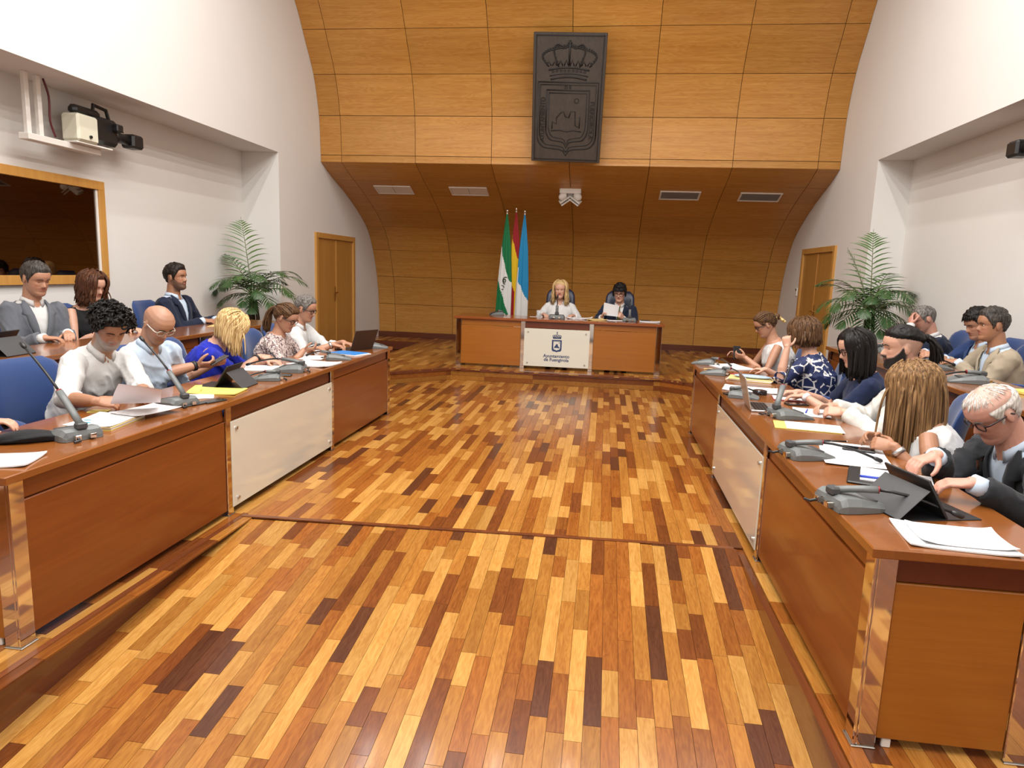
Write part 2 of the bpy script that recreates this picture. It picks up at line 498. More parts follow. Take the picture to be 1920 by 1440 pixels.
def seen(p):
    x, y = p[0] + PW / 2, p[2]
    if p[4] == 'plat': return False
    v = Vector((x, y, 0)) - cam.matrix_world.translation
    d = v.dot(_f); 
    if d < .5: return False
    px = 960 + CAM_F * v.dot(_A) / d; py = 720 - CAM_F * v.dot(_B) / d
    return -20 < px < 1940 and py < 1480 and -2.27 < p[0] < .86
vis = sorted([p for p in planks if seen(p)], key=cam_dist)
top = set(id(p) for p in vis[:300])
rest = {'floor': MB(), 'plat': MB()}
for p in planks:
    xa, a, c, w, reg, tone = p
    g = .0008
    if id(p) in top:
        ob = bpy.data.objects.new('plank', unit[tone]); COL.objects.link(ob)
        if reg == 'ramp':
            cs = 1 / math.cos(math.atan(SL))
            ob.location = (xa + g, a + g, ramp_z(a + g)); ob.scale = (w - 2 * g, (c - a - 2 * g) * cs, 1); ob.rotation_euler = (math.atan(SL), 0, 0)
        else:
            ob.location = (xa + g, a + g, 0); ob.scale = (w - 2 * g, c - a - 2 * g, 1)
        ob.parent = floor
    else:
        if reg == 'plat':
            z0 = PZ
            if not all(in_poly(x_, y_, plat) for x_, y_ in ((xa + .01, a + .05), (xa + w - .01, a + .05))): 
                # clip against the chamfer : start later
                while a < c and not all(in_poly(x_, a + .05, plat) for x_ in (xa + .01, xa + w - .01)): a += .05
                if c - a < .05: continue
            rest['plat'].box((xa + g, a + g, z0 - .012), (xa + w - g, c - g, z0), tone)
        else:
            zz = (ramp_z(a), ramp_z(c)) if reg == 'ramp' else (0, 0)
            x0_, x1_ = xa + g, xa + w - g
            rest['floor'].add([(x0_, a + g, zz[0] - .01), (x1_, a + g, zz[0] - .01), (x1_, c - g, zz[1] - .01), (x0_, c - g, zz[1] - .01), (x0_, a + g, zz[0]), (x1_, a + g, zz[0]), (x1_, c - g, zz[1]), (x0_, c - g, zz[1])],
                              [(4, 5, 6, 7), (0, 1, 5, 4), (1, 2, 6, 5), (2, 3, 7, 6), (3, 0, 4, 7)], tone)
o_ = rest['floor'].build('planks', PLANKS, floor); o_['kind'] = 'stuff'
o_ = rest['plat'].build('planks', PLANKS, platform); o_['kind'] = 'stuff'

# ------------------------------------------------------------------ desks
ZT = 0.70; ZTOP = 0.735
YS = (2.30, 3.90, 5.55, 7.15)
def council_desk(label, mp, panels, ys=YS, z0=0.0, mats=('cherry_y', 'cherry_x', 'cherry_top', 'cherry_dark'), depth=.56, name='council_desk'):
    """mp(d, a) maps depth from the aisle face and distance along the desk to world x, y"""
    c0 = mp(.3, (ys[0] + ys[-1]) / 2)
    r = thing(name, label, 'desk', (c0[0], c0[1], z0))
    def bx(nm, mat, d0, a0, z_0, d1, a1, z_1, ch=.003, par=None):
        p, q = mp(d0, a0), mp(d1, a1)
        return MB().cbox((*p, z0 + z_0), (*q, z0 + z_1), ch).build(nm, M[mat], par or r)
    mpan, mend, mtop, mdark = mats
    ya, yb = ys[0], ys[-1]
    bx('tabletop', mtop, -.022, ya - .03, ZT, depth + .05, yb + .03, ZTOP, .004)
    pw = .075
    for k, y in enumerate(ys):
        if k in (0, len(ys) - 1):
            i = 1 if k == 0 else -1
            bx('post', 'chrome', 0, y, .006, .012, y + i * pw, ZT - .001)
            bx('post', 'chrome', .0122, y, .006, pw, y + i * .012, ZT - .001)
            bx('post_foot', 'steel', -.006, y - i * .006, 0, pw, y + i * (pw + .006), .006, .002)
            bx('post', 'chrome', depth - pw, y, .006, depth, y + i * .012, ZT - .001)
            bx('post_foot', 'steel', depth - pw, y - i * .006, 0, depth + .006, y + i * .018, .006, .002)
            bx('end_panel', mend, pw + .001, y + i * .008, .035, depth - pw - .001, y + i * .026, .605)
            bx('end_apron', mdark, pw + .001, y + i * .018, .607, depth - pw - .001, y + i * .034, ZT - .001, .002)
            bx('foot_pad', 'white', .10, y + i * .012, 0, .13, y + i * .026, .034)
        else:
            bx('post', 'chrome', 0, y - .032, .006, .012, y + .032, ZT - .001)
            bx('post_foot', 'steel', -.006, y - .036, 0, .04, y + .036, .006, .002)
            bx('divider', 'cherry', .05, y - .012, .02, depth - .05, y + .012, ZT - .002)
    for k in range(len(ys) - 1):
        a = ys[k] + (pw if k == 0 else .033); c = ys[k + 1] - (pw if k == len(ys) - 2 else .033)
        if panels[k] == 'w':
            bx('apron', mdark, .016, a - .002, .604, .030, c + .002, ZT - .001, .002)
            g = bx('glass_panel', 'whiteglass', -.004, a - .012, .045, .006, c + .012, .60, .002)
            for yy in (a + .045, c - .045):
                for zz in (.095, .55):
                    p, q = mp(-.004, yy), mp(-.014, yy)
                    MB().tube([(*p, z0 + zz), (*q, z0 + zz)], .011, 10).build('bolt', M['steel'], g)
            bx('backing_panel', 'cherry', .018, a, .04, .028, c, .6)
        else:
            bx('apron', mpan, .018, a + .001, .612, .032, c - .001, ZT - .001, .002)
            bx('front_panel', mpan, .008, a + .001, .035, .026, c - .001, .608)
    return r
M['cherry_dark'] = wood('cherry_apron', (0.13, 0.026, 0.007), (0.09, 0.018, 0.005), 'y', 1.7, 0.32, 0.35, contrast=0.7, figure=0.2, rnd=0.04)
M['cherry_top_x'] = wood('cherry_tabletop_far', (0.28, 0.075, 0.015), (0.21, 0.05, 0.010), 'x', 1.8, 0.25, 0.6, contrast=0.7, figure=0.25, rnd=0.04)
XL, XR = -2.268, 0.934
deskL = council_desk('long cherry council desk on the left, white glass middle panel', lambda d, a: (XL - d, a), 'cwc')
deskR = council_desk('long cherry council desk on the right, white glass middle panel', lambda d, a: (XR + d, a), 'cwc')
deskC = council_desk('presiding desk on the platform, white panel with blue crest', lambda d, a: (a, 10.03 + d), 'cwc', (XC - 1.5, XC - .5, XC + .5, XC + 1.5), PZ, ('cherry_x', 'cherry_y', 'cherry_top_x', 'cherry_dark'), .68, 'presiding_desk')
TZ = 0.20
struct(MB().box((NLX, YB, -.02), (-3.5, NYE, TZ)).build('floor_tier_left', M['plank2']))
struct(MB().box((2.25, YB, -.02), (NRX, NYE, TZ)).build('floor_tier_right', M['plank2']))
BYS = (2.6, 4.2, 5.8, 7.4)
deskBL = council_desk('raised second row cherry desk on the left by the recess', lambda d, a: (-3.60 - d, a), 'ccc', BYS, TZ, depth=.46)
deskBR = council_desk('raised second row cherry desk on the right by the recess', lambda d, a: (2.30 + d, a), 'ccc', BYS, TZ, depth=.46)

# ------------------------------------------------------------------ people
def nrm(v):
    v = np.array(v, float); return v / (np.linalg.norm(v) + 1e-12)
def sstep(a, b, x):
    t = np.clip((np.asarray(x, float) - a) / (b - a), 0, 1); return t * t * (3 - 2 * t)
HZ = np.array([-.006, .0, .012, .03, .042, .05, .06, .066, .078, .10, .115, .13, .15, .175, .20, .218, .228, .232])
HF = np.array([.050, .066, .083, .083, .077, .081, .080, .083, .080, .081, .079, .088, .090, .084, .066, .041, .016, .0])
HB = np.array([.0, .004, -.008, -.028, -.042, -.052, -.066, -.072, -.082, -.093, -.099, -.103, -.105, -.097, -.075, -.047, -.02, -.0])
HW = np.array([.018, .030, .042, .053, .0575, .060, .062, .0635, .066, .070, .0725, .075, .077, .0735, .058, .036, .014, .0])
NOZ = np.array([.070, .074, .078, .084, .092, .102, .114, .124, .132])
NOX = np.array([.0, .010, .021, .027, .0235, .016, .0075, .003, .0])
NOW = np.array([.013, .014, .0135, .0115, .010, .0095, .009, .009, .009])
def head_pt(th, z, feat=True):
    """surface of the head, local frame : x forward, y left, z up from the chin"""
    F = np.interp(z, HZ, HF); B = np.interp(z, HZ, HB); Wd = np.interp(z, HZ, HW)
    c, s = np.cos(th), np.sin(th)
    e = 2.0 / 2.35
    cx = np.sign(c) * np.abs(c) ** e; sy = np.sign(s) * np.abs(s) ** e
    mid = (F + B) * 0.30
    x = np.where(c >= 0, mid + cx * (F - mid), mid + cx * (mid - B)); y = sy * Wd
    if feat:
        fr = np.clip(c, 0, 1)
        x = x + fr * np.interp(z, NOZ, NOX, 0, 0) * np.exp(-(y / np.interp(z, NOZ, NOW)) ** 2)
        for sg in (-1, 1):
            x = x - fr * .0105 * np.exp(-((y - sg * .031) / .015) ** 2 - ((z - .116) / .0105) ** 2)     # eye socket
            x = x + fr * .005 * np.exp(-((y - sg * .044) / .016) ** 2 - ((z - .092) / .016) ** 2)       # cheekbone
            x = x + fr * .004 * np.exp(-((y - sg * .013) / .006) ** 2 - ((z - .081) / .006) ** 2)       # nostril wing
        x = x + fr * .004 * np.exp(-(y / .020) ** 2) * (np.exp(-((z - .0665) / .0045) ** 2) + np.exp(-((z - .0525) / .005) ** 2))
        x = x - fr * .004 * np.exp(-(y / .024) ** 2 - ((z - .0598) / .0025) ** 2)
    return np.stack([x, y, z + 0 * x], -1)
def head_grid(nz=60, nt=72):
    zz = np.interp(np.linspace(0, 1, nz), [0, .1, .9, 1], [-.006, .006, .222, .232])
    th = np.linspace(0, 2 * PI, nt, endpoint=False)
    return [head_pt(th, np.full(nt, z)) for z in zz]
_tmp_ob = None
def remesh(b, voxel, smooth=2, fac=0.5):
    me = bpy.data.meshes.new('tmp'); me.from_pydata(b.v, [], b.f)
    bm = bmesh.new(); bm.from_mesh(me); bmesh.ops.recalc_face_normals(bm, faces=bm.faces[:]); bm.to_mesh(me); bm.free()
    ob = bpy.data.objects.new('tmp', me); COL.objects.link(ob)
    m = ob.modifiers.new('r', 'REMESH'); m.mode = 'VOXEL'; m.voxel_size = voxel; m.adaptivity = 0.0
    if smooth:
        k = ob.modifiers.new('s', 'SMOOTH'); k.factor = fac; k.iterations = smooth
    dg = bpy.context.evaluated_depsgraph_get()
    out = bpy.data.meshes.new_from_object(ob.evaluated_get(dg))
    bpy.data.objects.remove(ob, do_unlink=True); bpy.data.meshes.remove(me)
    V = np.empty(len(out.vertices) * 3); out.vertices.foreach_get('co', V)
    return out, V.reshape(-1, 3)
def setco(me, V):
    me.vertices.foreach_set('co', np.ascontiguousarray(V, float).ravel()); me.update()
def mobj(name, me, mats, parent, V=None, smooth=True):
    if V is not None:
        setco(me, V - np.array(parent_org(parent)))
    me.materials.clear()
    for m in (mats if isinstance(mats, (list, tuple)) else [mats]): me.materials.append(m)
    if smooth: me.polygons.foreach_set('use_smooth', [True] * len(me.polygons))
    me.name = name
    ob = bpy.data.objects.new(name, me); COL.objects.link(ob); ob.parent = parent
    return ob

def skin_mat():
    m, nt, b = newmat('skin')
    a = N(nt, 'ShaderNodeAttribute', attribute_name='Col')
    tc = N(nt, 'ShaderNodeTexCoord'); nz = N(nt, 'ShaderNodeTexNoise', i_Scale=60.0, i_Detail=3.0)
    nt.links.new(tc.outputs['Object'], nz.inputs['Vector'])
    mr = N(nt, 'ShaderNodeMapRange'); mr.inputs['To Min'].default_value = .9; mr.inputs['To Max'].default_value = 1.1
    nt.links.new(nz.outputs['Fac'], mr.inputs['Value'])
    mx = N(nt, 'ShaderNodeMix', data_type='RGBA', blend_type='MULTIPLY'); mx.inputs['Factor'].default_value = 1
    nt.links.new(a.outputs['Color'], mx.inputs['A']); nt.links.new(mr.outputs['Result'], mx.inputs['B'])
    nt.links.new(mx.outputs['Result'], b.inputs['Base Color'])
    b.inputs['Roughness'].default_value = .48
    b.inputs['Subsurface Weight'].default_value = .0
    return m
M['skin'] = skin_mat()
def hair_mat(name, c0, c1, rough=.55, sc=55):
    m, nt, b = newmat(name)
    tc = N(nt, 'ShaderNodeTexCoord'); mp = N(nt, 'ShaderNodeMapping'); mp.inputs['Scale'].default_value = (sc, sc, sc * .05)
    nt.links.new(tc.outputs['Object'], mp.inputs['Vector'])
    nz = N(nt, 'ShaderNodeTexNoise', i_Scale=2.0, i_Detail=4.0); nt.links.new(mp.outputs[0], nz.inputs['Vector'])
    cr = N(nt, 'ShaderNodeValToRGB'); cr.color_ramp.elements[0].position = .36; cr.color_ramp.elements[1].position = .66
    cr.color_ramp.elements[0].color = (*c0, 1); cr.color_ramp.elements[1].color = (*c1, 1)
    nt.links.new(nz.outputs['Fac'], cr.inputs['Fac']); nt.links.new(cr.outputs['Color'], b.inputs['Base Color'])
    b.inputs['Roughness'].default_value = rough; b.inputs['Specular IOR Level'].default_value = .22
    bp = N(nt, 'ShaderNodeBump'); bp.inputs['Strength'].default_value = .5; bp.inputs['Distance'].default_value = .004
    nt.links.new(nz.outputs['Fac'], bp.inputs['Height']); nt.links.new(bp.outputs['Normal'], b.inputs['Normal'])
    return m
HAIR = {'black': hair_mat('black_hair', (.004, .0035, .0035), (.012, .010, .009), .5),
        'dark': hair_mat('dark_brown_hair', (.008, .006, .005), (.028, .018, .012)),
        'brown': hair_mat('brown_hair', (.035, .017, .008), (.16, .080, .034)),
        'auburn': hair_mat('auburn_hair', (.030, .011, .006), (.13, .050, .022)),
        'light_brown': hair_mat('light_brown_hair', (.075, .036, .014), (.30, .17, .072)),
        'blond': hair_mat('blond_hair', (.33, .19, .065), (.78, .58, .29)),
        'grey': hair_mat('grey_hair', (.06, .052, .048), (.24, .22, .20)),
        'white': hair_mat('white_hair', (.34, .32, .29), (.75, .72, .68)),
        'darkgrey': hair_mat('dark_grey_hair', (.018, .015, .013), (.085, .075, .066))}
def cloth(name, col, rough=.85, var=.05, scale=160., sheen=.1, bump=.04):
    return plain(name, col, rough, var=var, scale=scale, sheen=sheen, bump=bump, spec=.25)
M['white_cloth'] = cloth('white_cotton', (.62, .62, .615))
M['cream_cloth'] = cloth('cream_linen', (.62, .60, .56))
M['lightblue'] = cloth('light_blue_cotton', (.50, .60, .73))
M['royal'] = cloth('royal_blue_crepe', (.012, .022, .36))
M['greysuit'] = cloth('grey_suit_wool', (.115, .125, .145))
M['blackcloth'] = cloth('black_cloth', (.012, .012, .014))
M['navysuit'] = cloth('navy_suit_wool', (.010, .015, .035))
M['navytee'] = cloth('navy_jersey', (.010, .018, .055))
M['bluesuit'] = cloth('blue_suit_wool', (.020, .045, .14))
M['beigesuit'] = cloth('beige_linen', (.36, .30, .22))
M['charcoal'] = cloth('charcoal_wool', (.016, .018, .022))
M['trousers'] = cloth('dark_trousers', (.02, .022, .03))
M['shoe'] = plain('shoe_leather', (.015, .012, .010), .35)
M['tie'] = cloth('olive_tie', (.10, .10, .03), .5)
M['iris'] = plain('eye_dark', (.02, .012, .008), .2)
M['eyewhite'] = plain('eye_white', (.70, .66, .62), .25)
M['glassframe'] = plain('dark_spectacle_frame', (.03, .012, .010), .3)
M['paleframe'] = plain('clear_spectacle_frame', (.55, .50, .44), .25)
def floral(name, base, ink, scale, thr, alt=None):
    m, nt, b = newmat(name); L = nt.links.new
    tc = N(nt, 'ShaderNodeTexCoord')
    n = N(nt, 'ShaderNodeTexNoise', i_Scale=scale, i_Detail=3.0); n.inputs['Distortion'].default_value = 1.2
    L(tc.outputs['Object'], n.inputs['Vector'])
    cr = N(nt, 'ShaderNodeValToRGB'); cr.color_ramp.interpolation = 'CONSTANT'
    cr.color_ramp.elements[0].color = (*ink, 1); cr.color_ramp.elements[1].position = thr; cr.color_ramp.elements[1].color = (*base, 1)
    if alt:
        e = cr.color_ramp.elements.new(thr + .12); e.color = (*alt, 1)
        e = cr.color_ramp.elements.new(thr + .16); e.color = (*base, 1)
    L(n.outputs['Fac'], cr.inputs['Fac']); L(cr.outputs['Color'], b.inputs['Base Color'])
    b.inputs['Roughness'].default_value = .8
    return m
M['floral'] = floral('floral_print', (.66, .58, .54), (.10, .045, .055), 55, .47, (.30, .12, .12))
def zigzag(name):
    """navy cloth with broken white angular lines"""
    m, nt, b = newmat(name); L = nt.links.new
    tc = N(nt, 'ShaderNodeTexCoord')
    v = N(nt, 'ShaderNodeTexVoronoi', feature='DISTANCE_TO_EDGE', i_Scale=13.0); L(tc.outputs['Object'], v.inputs['Vector'])
    n = N(nt, 'ShaderNodeTexNoise', i_Scale=11.0); L(tc.outputs['Object'], n.inputs['Vector'])
    lt = N(nt, 'ShaderNodeMath', operation='LESS_THAN'); lt.inputs[1].default_value = .072; L(v.outputs['Distance'], lt.inputs[0])
    gt = N(nt, 'ShaderNodeMath', operation='GREATER_THAN'); gt.inputs[1].default_value = .47; L(n.outputs['Fac'], gt.inputs[0])
    mu = N(nt, 'ShaderNodeMath', operation='MULTIPLY'); L(lt.outputs[0], mu.inputs[0]); L(gt.outputs[0], mu.inputs[1])
    mx = N(nt, 'ShaderNodeMix', data_type='RGBA'); mx.inputs['A'].default_value = (.010, .020, .085, 1); mx.inputs['B'].default_value = (.70, .69, .68, 1)
    L(mu.outputs[0], mx.inputs['Factor']); L(mx.outputs['Result'], b.inputs['Base Color']); b.inputs['Roughness'].default_value = .7
    return m
M['zigzag'] = zigzag('navy_zigzag_print')

SKIN_ = {'fair': (.54, .30, .21), 'mid': (.44, .225, .14), 'tan': (.355, .17, .095), 'pink': (.52, .26, .19)}

def ik(S, Wr, l1, l2, pole):
    v = Wr - S; d = np.linalg.norm(v); k = max(1.0, d / (l1 + l2) * 1.02)
    l1 *= k; l2 *= k; u = v / d
    a = (l1 * l1 - l2 * l2 + d * d) / (2 * d); h = math.sqrt(max(l1 * l1 - a * a, 1e-6))
    p = np.array(pole, float); p = p - u * (p @ u); p = nrm(p)
    return S + u * a + p * h

def make_hand(b, Wr, d, n, s, left, curl=.5, spread=.0, curls=None):
    d = nrm(d); n = nrm(np.array(n) - d * (np.array(n) @ d)); t = np.cross(n, d) if left else np.cross(d, n)
    rings = []
    for a, w, h, off in ((-.012, .025, .021, 0), (.012, .029, .019, 0), (.045, .038, .016, .002), (.078, .041, .0135, .002), (.094, .036, .010, .003)):
        c = Wr + d * a * s + n * off * s
        rings.append([c + t * w * s * math.cos(q) + n * h * s * math.sin(q) for q in np.linspace(0, 2 * PI, 14, endpoint=False)])
    b.loft(rings)
    for i, (lat, ln) in enumerate(((.029, .071), (.0095, .080), (-.010, .074), (-.029, .058))):
        c = curls[i] if curls else curl
        p = Wr + d * .084 * s + t * lat * s; ang = .10 + .25 * c; sp = spread * (1.5 - i) * .14
        pts = [p - d * .012 * s, p]; dd = nrm(d + t * sp)
        for k, fr in enumerate((.46, .30, .24)):
            ang += c * (.55, .85, .6)[k]
            dr = dd * math.cos(ang) + n * math.sin(ang)
            p = p + dr * ln * fr * s; pts.append(p)
        b.tube(pts, [.0085 * s, .0092 * s, .0086 * s, .0078 * s, .0060 * s], 8, up=t)
    p = Wr + d * .018 * s + t * .026 * s + n * .006 * s
    pts = [p]
    for k, (ln, a_) in enumerate(((.036, .9), (.032, .5), (.026, .15))):
        dr = nrm(d * (1 - .45 * a_) + t * a_ * .8 + n * (.25 + .35 * curl))
        p = p + dr * ln * s; pts.append(p)
    b.tube(pts, [.0135 * s, .0118 * s, .0098 * s, .0072 * s], 8, up=n)

def person(cfg):
    g = cfg.get
    s = g('s', 1.1); phi = math.radians(g('face', 0)); lean = math.radians(g('lean', 15))
    HC = np.array(cfg['head'], float); fz = g('floor', 0.0); fem = g('fem', False)
    F = np.array([math.cos(phi), math.sin(phi), 0]); L = np.array([-F[1], F[0], 0]); Z = np.array([0, 0, 1.0])
    U = math.cos(lean) * Z + math.sin(lean) * F; Ft = math.cos(lean) * F - math.sin(lean) * Z
    hp = math.radians(g('pitch', 10)); hy = phi + math.radians(g('yaw', 0)); hr = math.radians(g('roll', 0))
    R = np.array((Matrix.Rotation(hy, 3, 'Z') @ Matrix.Rotation(hp, 3, 'Y') @ Matrix.Rotation(hr, 3, 'X')))
    H0 = HC - R @ np.array([-.01, 0, .125]) * s                     # chin origin
    HW_ = lambda p: (np.asarray(p) * s) @ R.T + H0                   # head local -> world
    nd = nrm(U * .7 + Z * .4 + F * .10)
    occ = HW_((-.028, 0, .060))
    NB = occ - nd * .105 * s
    hz = fz + .56
    T = max((NB[2] - hz) / math.cos(lean), .36)
    hip = NB - U * T
    root = thing('person', cfg['label'], 'person', (float(hip[0]), float(hip[1]), fz), 0, g('group'))
    wsc = g('width', .90 if fem else 1.0)
    st_d = np.array([-.012, .0, .02, .045, .075, .12, .19, .27, .36, .46, .56])
    st_a = np.array([.056, .062, .085, .125, .158, .176, .174, .165, .160, .165, .175]) * wsc
    st_b = np.array([.056, .060, .068, .083, .098, .110, .122, .120, .118, .124, .130])
    if fem:
        st_b = st_b + np.array([0, 0, 0, 0, .004, .012, .026, .012, -.008, -.006, 0]); st_a = st_a * np.array([1, 1, 1, 1, 1, 1, 1, .95, .92, .97, 1.08])
    gb = g('girth', 1.0)
    def station(d, k=1.0):
        dd = d
        a = np.interp(dd, st_d, st_a) * s * k; bb = np.interp(dd, st_d, st_b) * s * k * (gb if d > .2 else 1)
        c = NB - U * d * s + Ft * (-.012 + .010 * min(d / .2, 1)) * s
        return c, a, bb
    def torso(b, k=1.0, d0=-.012, d1=None, n=28):
        d1 = d1 if d1 is not None else T / s + .03
        rings = []
        for d in np.linspace(d0, d1, 22):
            c, a, bb = station(d, k)
            q = np.linspace(0, 2 * PI, n, endpoint=False); e = 2 / 2.4
            cx = np.sign(np.cos(q)) * np.abs(np.cos(q)) ** e; sy = np.sign(np.sin(q)) * np.abs(np.sin(q)) ** e
            rings.append([c + L * a * cx_ + Ft * bb * sy_ for cx_, sy_ in zip(cx, sy)])
        b.loft(rings)
    def front(d, lat, off=0.0):
        c, a, bb = station(d)
        x = min(abs(lat * s / a), .98)
        return c + L * lat * s + Ft * (bb * (1 - x ** 2.4) ** (1 / 2.4) + off)
    # arms
    sw = (.150 if fem else .172) * g('shoulder', 1.0)
    arms = []
    for left in (True, False):
        a = g('lhand' if left else 'rhand')
        sg = 1 if left else -1
        S = NB - U * .068 * s + L * sg * sw * s + Ft * .006 * s
        dfl = nrm(a.get('d', F)); nfl = nrm(a.get('n', (0, 0, -1)))
        hpos = np.array(a['p'], float)
        Wr = hpos - dfl * .055 * s
        pole = a.get('pole', tuple(L * sg * .7 - Z * .9 - F * .35))
        E_ = ik(S, Wr, .285 * s, .255 * s, pole)
        arms.append((left, S, E_, Wr, dfl, nfl, a))
    # ---- skin
    b = MB()
    b.loft([HW_(r) for r in head_grid()])
    for sg in (-1, 1):
        Re = np.array(Matrix.Rotation(sg * .32, 3, 'Z') @ Matrix.Rotation(-.15, 3, 'Y'))
        V0 = MB().ell((0, 0, 0), (.019, .0075, .031), Re, 12, 8)
        V = np.array(V0.v) + np.array((-.012, sg * .0755, .110)); b.add(HW_(V), V0.f)
        V0 = MB().ell((0, 0, 0), (.0115, .0145, .0095), None, 12, 8)   # eye lid bulge
        V = np.array(V0.v) + np.array((.0605, sg * .031, .1155)); b.add(HW_(V), V0.f)
    b.tube([HW_((-.022, 0, .075)), occ - nd * .02 * s, NB + nd * .045 * s, NB - nd * .01 * s, NB - U * .05 * s], [.052 * s * (.9 if fem else 1.06)] * 2 + [.053 * s * (.9 if fem else 1.08), .062 * s, .075 * s], 18)
    torso(b, .93, .0, .34)
    for left, S, E_, Wr, dfl, nfl, a in arms:
        m1 = S * .5 + E_ * .5 ; m2 = E_ * .62 + Wr * .38
        kf = .86 if fem else 1.0
        b.tube([S + (S - E_) * .06, S * .8 + E_ * .2, m1, E_, m2, E_ * .2 + Wr * .8, Wr, Wr + dfl * .02 * s],
               [.046 * s * kf, .050 * s * kf, .045 * s * kf, .039 * s * kf, .041 * s * kf, .031 * s * kf, (.028 * s * kf, .024 * s * kf), .024 * s * kf], 14)
        make_hand(b, Wr, dfl, nfl, s * (.86 if fem else .95), left, a.get('curl', .5), a.get('spread', 0.2), a.get('curls'))
    me, V = remesh(b, g('voxel', .0055), 1, .35)
    Pl = ((V - H0) @ R) / s
    # relief that the remesh softened
    base = np.array(SKIN_[g('skin', 'mid')]); C = np.tile(base, (len(V), 1))
    fr = Pl[:, 0] > .045
    x, y, z = Pl.T
    lip = fr * np.exp(-(np.abs(y) / .0235) ** 4) * np.exp(-((z - .0600) / .0105) ** 4)
    C = C * (1 - lip[:, None]) + lip[:, None] * (np.array(g('lip', (.42, .15, .12))))
    ck = .25 * fr * np.exp(-((np.abs(y) - .045) / .018) ** 2 - ((z - .082) / .02) ** 2)
    C = C * (1 - ck[:, None]) + ck[:, None] * np.array((.60, .22, .16))
    nearhead = (z > -.03) & (z < .24) & (np.abs(y) < .1) & (np.abs(x) < .13)
    if g('beard'):
        st, bc = g('beard')
        zb = np.interp(x, [-.01, .010, .025, .050, .075], [.135, .120, .094, .070, .062])
        zb = np.where((np.abs(y) < .029) & (x > .05), .079, zb)
        mou = 1 - np.exp(-(np.abs(y) / .020) ** 4 - ((z - .060) / .0085) ** 4)
        bm_ = sstep(zb + .009, zb - .009, z) * sstep(-.020, .008, x) * sstep(-.03, -.012, z) * sstep(.0775, .0720, np.abs(y)) * mou * nearhead
        nz = np.array([noise.noise(Vector(p * 400)) for p in Pl]) * .25 + .9
        k = np.clip(bm_ * st * nz * (1.7 if st > .95 else 1.0), 0, 1)
        C = C * (1 - k[:, None]) + k[:, None] * np.array(bc)
        if g('beard_thick'): V = V + (V - HC) / (np.linalg.norm(V - HC, axis=1) + 1e-9)[:, None] * (k * g('beard_thick'))[:, None]
    if g('scalp'):
        k0, sc = g('scalp')
        hl = np.interp(np.degrees(np.arctan2(np.abs(y), x)), [0, 30, 50, 62, 75, 90, 105, 130, 180], [.19, .187, .18, .155, .12, .125, .10, .065, .05])
        k = k0 * sstep(-.004, .012, z - hl) * nearhead
        C = C * (1 - k[:, None]) + k[:, None] * np.array(sc)
    ca = me.color_attributes.new('Col', 'FLOAT_COLOR', 'POINT')
    ca.data.foreach_set('color', np.c_[C, np.ones(len(C))].astype(np.float32).ravel())
    body = mobj('body', me, M['skin'], root, V)
    # ---- eyes and brows
    sur = lambda yy, zz: float(np.interp(zz, HZ, HF)) * (1 - min(abs(yy) / float(np.interp(zz, HZ, HW)), .97) ** 2.35) ** (1 / 2.35)
    hc = HAIR[g('brow', g('hair_col', 'dark'))]
    for sg in (-1, 1):
        br = MB(); e = MB(); wv = MB()
        P = [HW_((sur(yy, zz) + .0015, sg * yy, zz)) for yy, zz in ((.013, .1305), (.024, .1345), (.036, .1345), (.048, .129))]
        br.tube(P, [(.0022 * s, .003 * s), (.0024 * s, .0042 * s), (.0022 * s, .0036 * s), (.0015 * s, .0015 * s)], 8, up=R @ np.array([1., 0, 0]))
        zl = .1105 if g('down', True) else .1205
        P = [HW_((xx, sg * yy, zz)) for xx, yy, zz in ((.0665, .018, zl), (.0705, .025, zl + (.0 if zl < .115 else .0022)), (.0710, .032, zl + (.0 if zl < .115 else .0025)), (.066, .043, zl + .001))]
        e.tube(P, [.0009 * s, .0018 * s, .0018 * s, .0010 * s], 6)
        if not g('down', True):
            V0 = MB().ell((0, 0, 0), (.0045, .0115, .0058), None, 12, 8); wv.add(HW_(np.array(V0.v) + np.array((.0685, sg * .031, .1160))), V0.f, 0)
            V0 = MB().ell((0, 0, 0), (.003, .0052, .0052), None, 10, 8); wv.add(HW_(np.array(V0.v) + np.array((.0712, sg * .031, .1160))), V0.f, 1)
        br.build('eyebrow', hc, root, True); e.build('eyelash', M['iris'], root, True)
        if wv.v: wv.build('eye', [M['eyewhite'], M['iris']], root, True)
    # ---- garments
    def folds(V, amp, sc=11.0, seed=0):
        out = np.empty(len(V))
        for i, p in enumerate(V):
            q = Vector((p[0] * sc + seed + p[2] * 4, p[1] * sc + p[2] * 4, p[2] * sc * .32))
            r1 = 1 - abs(noise.noise(q)) * 2.0; r2 = 1 - abs(noise.noise(q * 1.9 + Vector((7, 3, 1)))) * 2.0
            out[i] = max(r1, 0) ** 3 * 1.1 + max(r2, 0) ** 4 * .35 - .5
        return out * amp
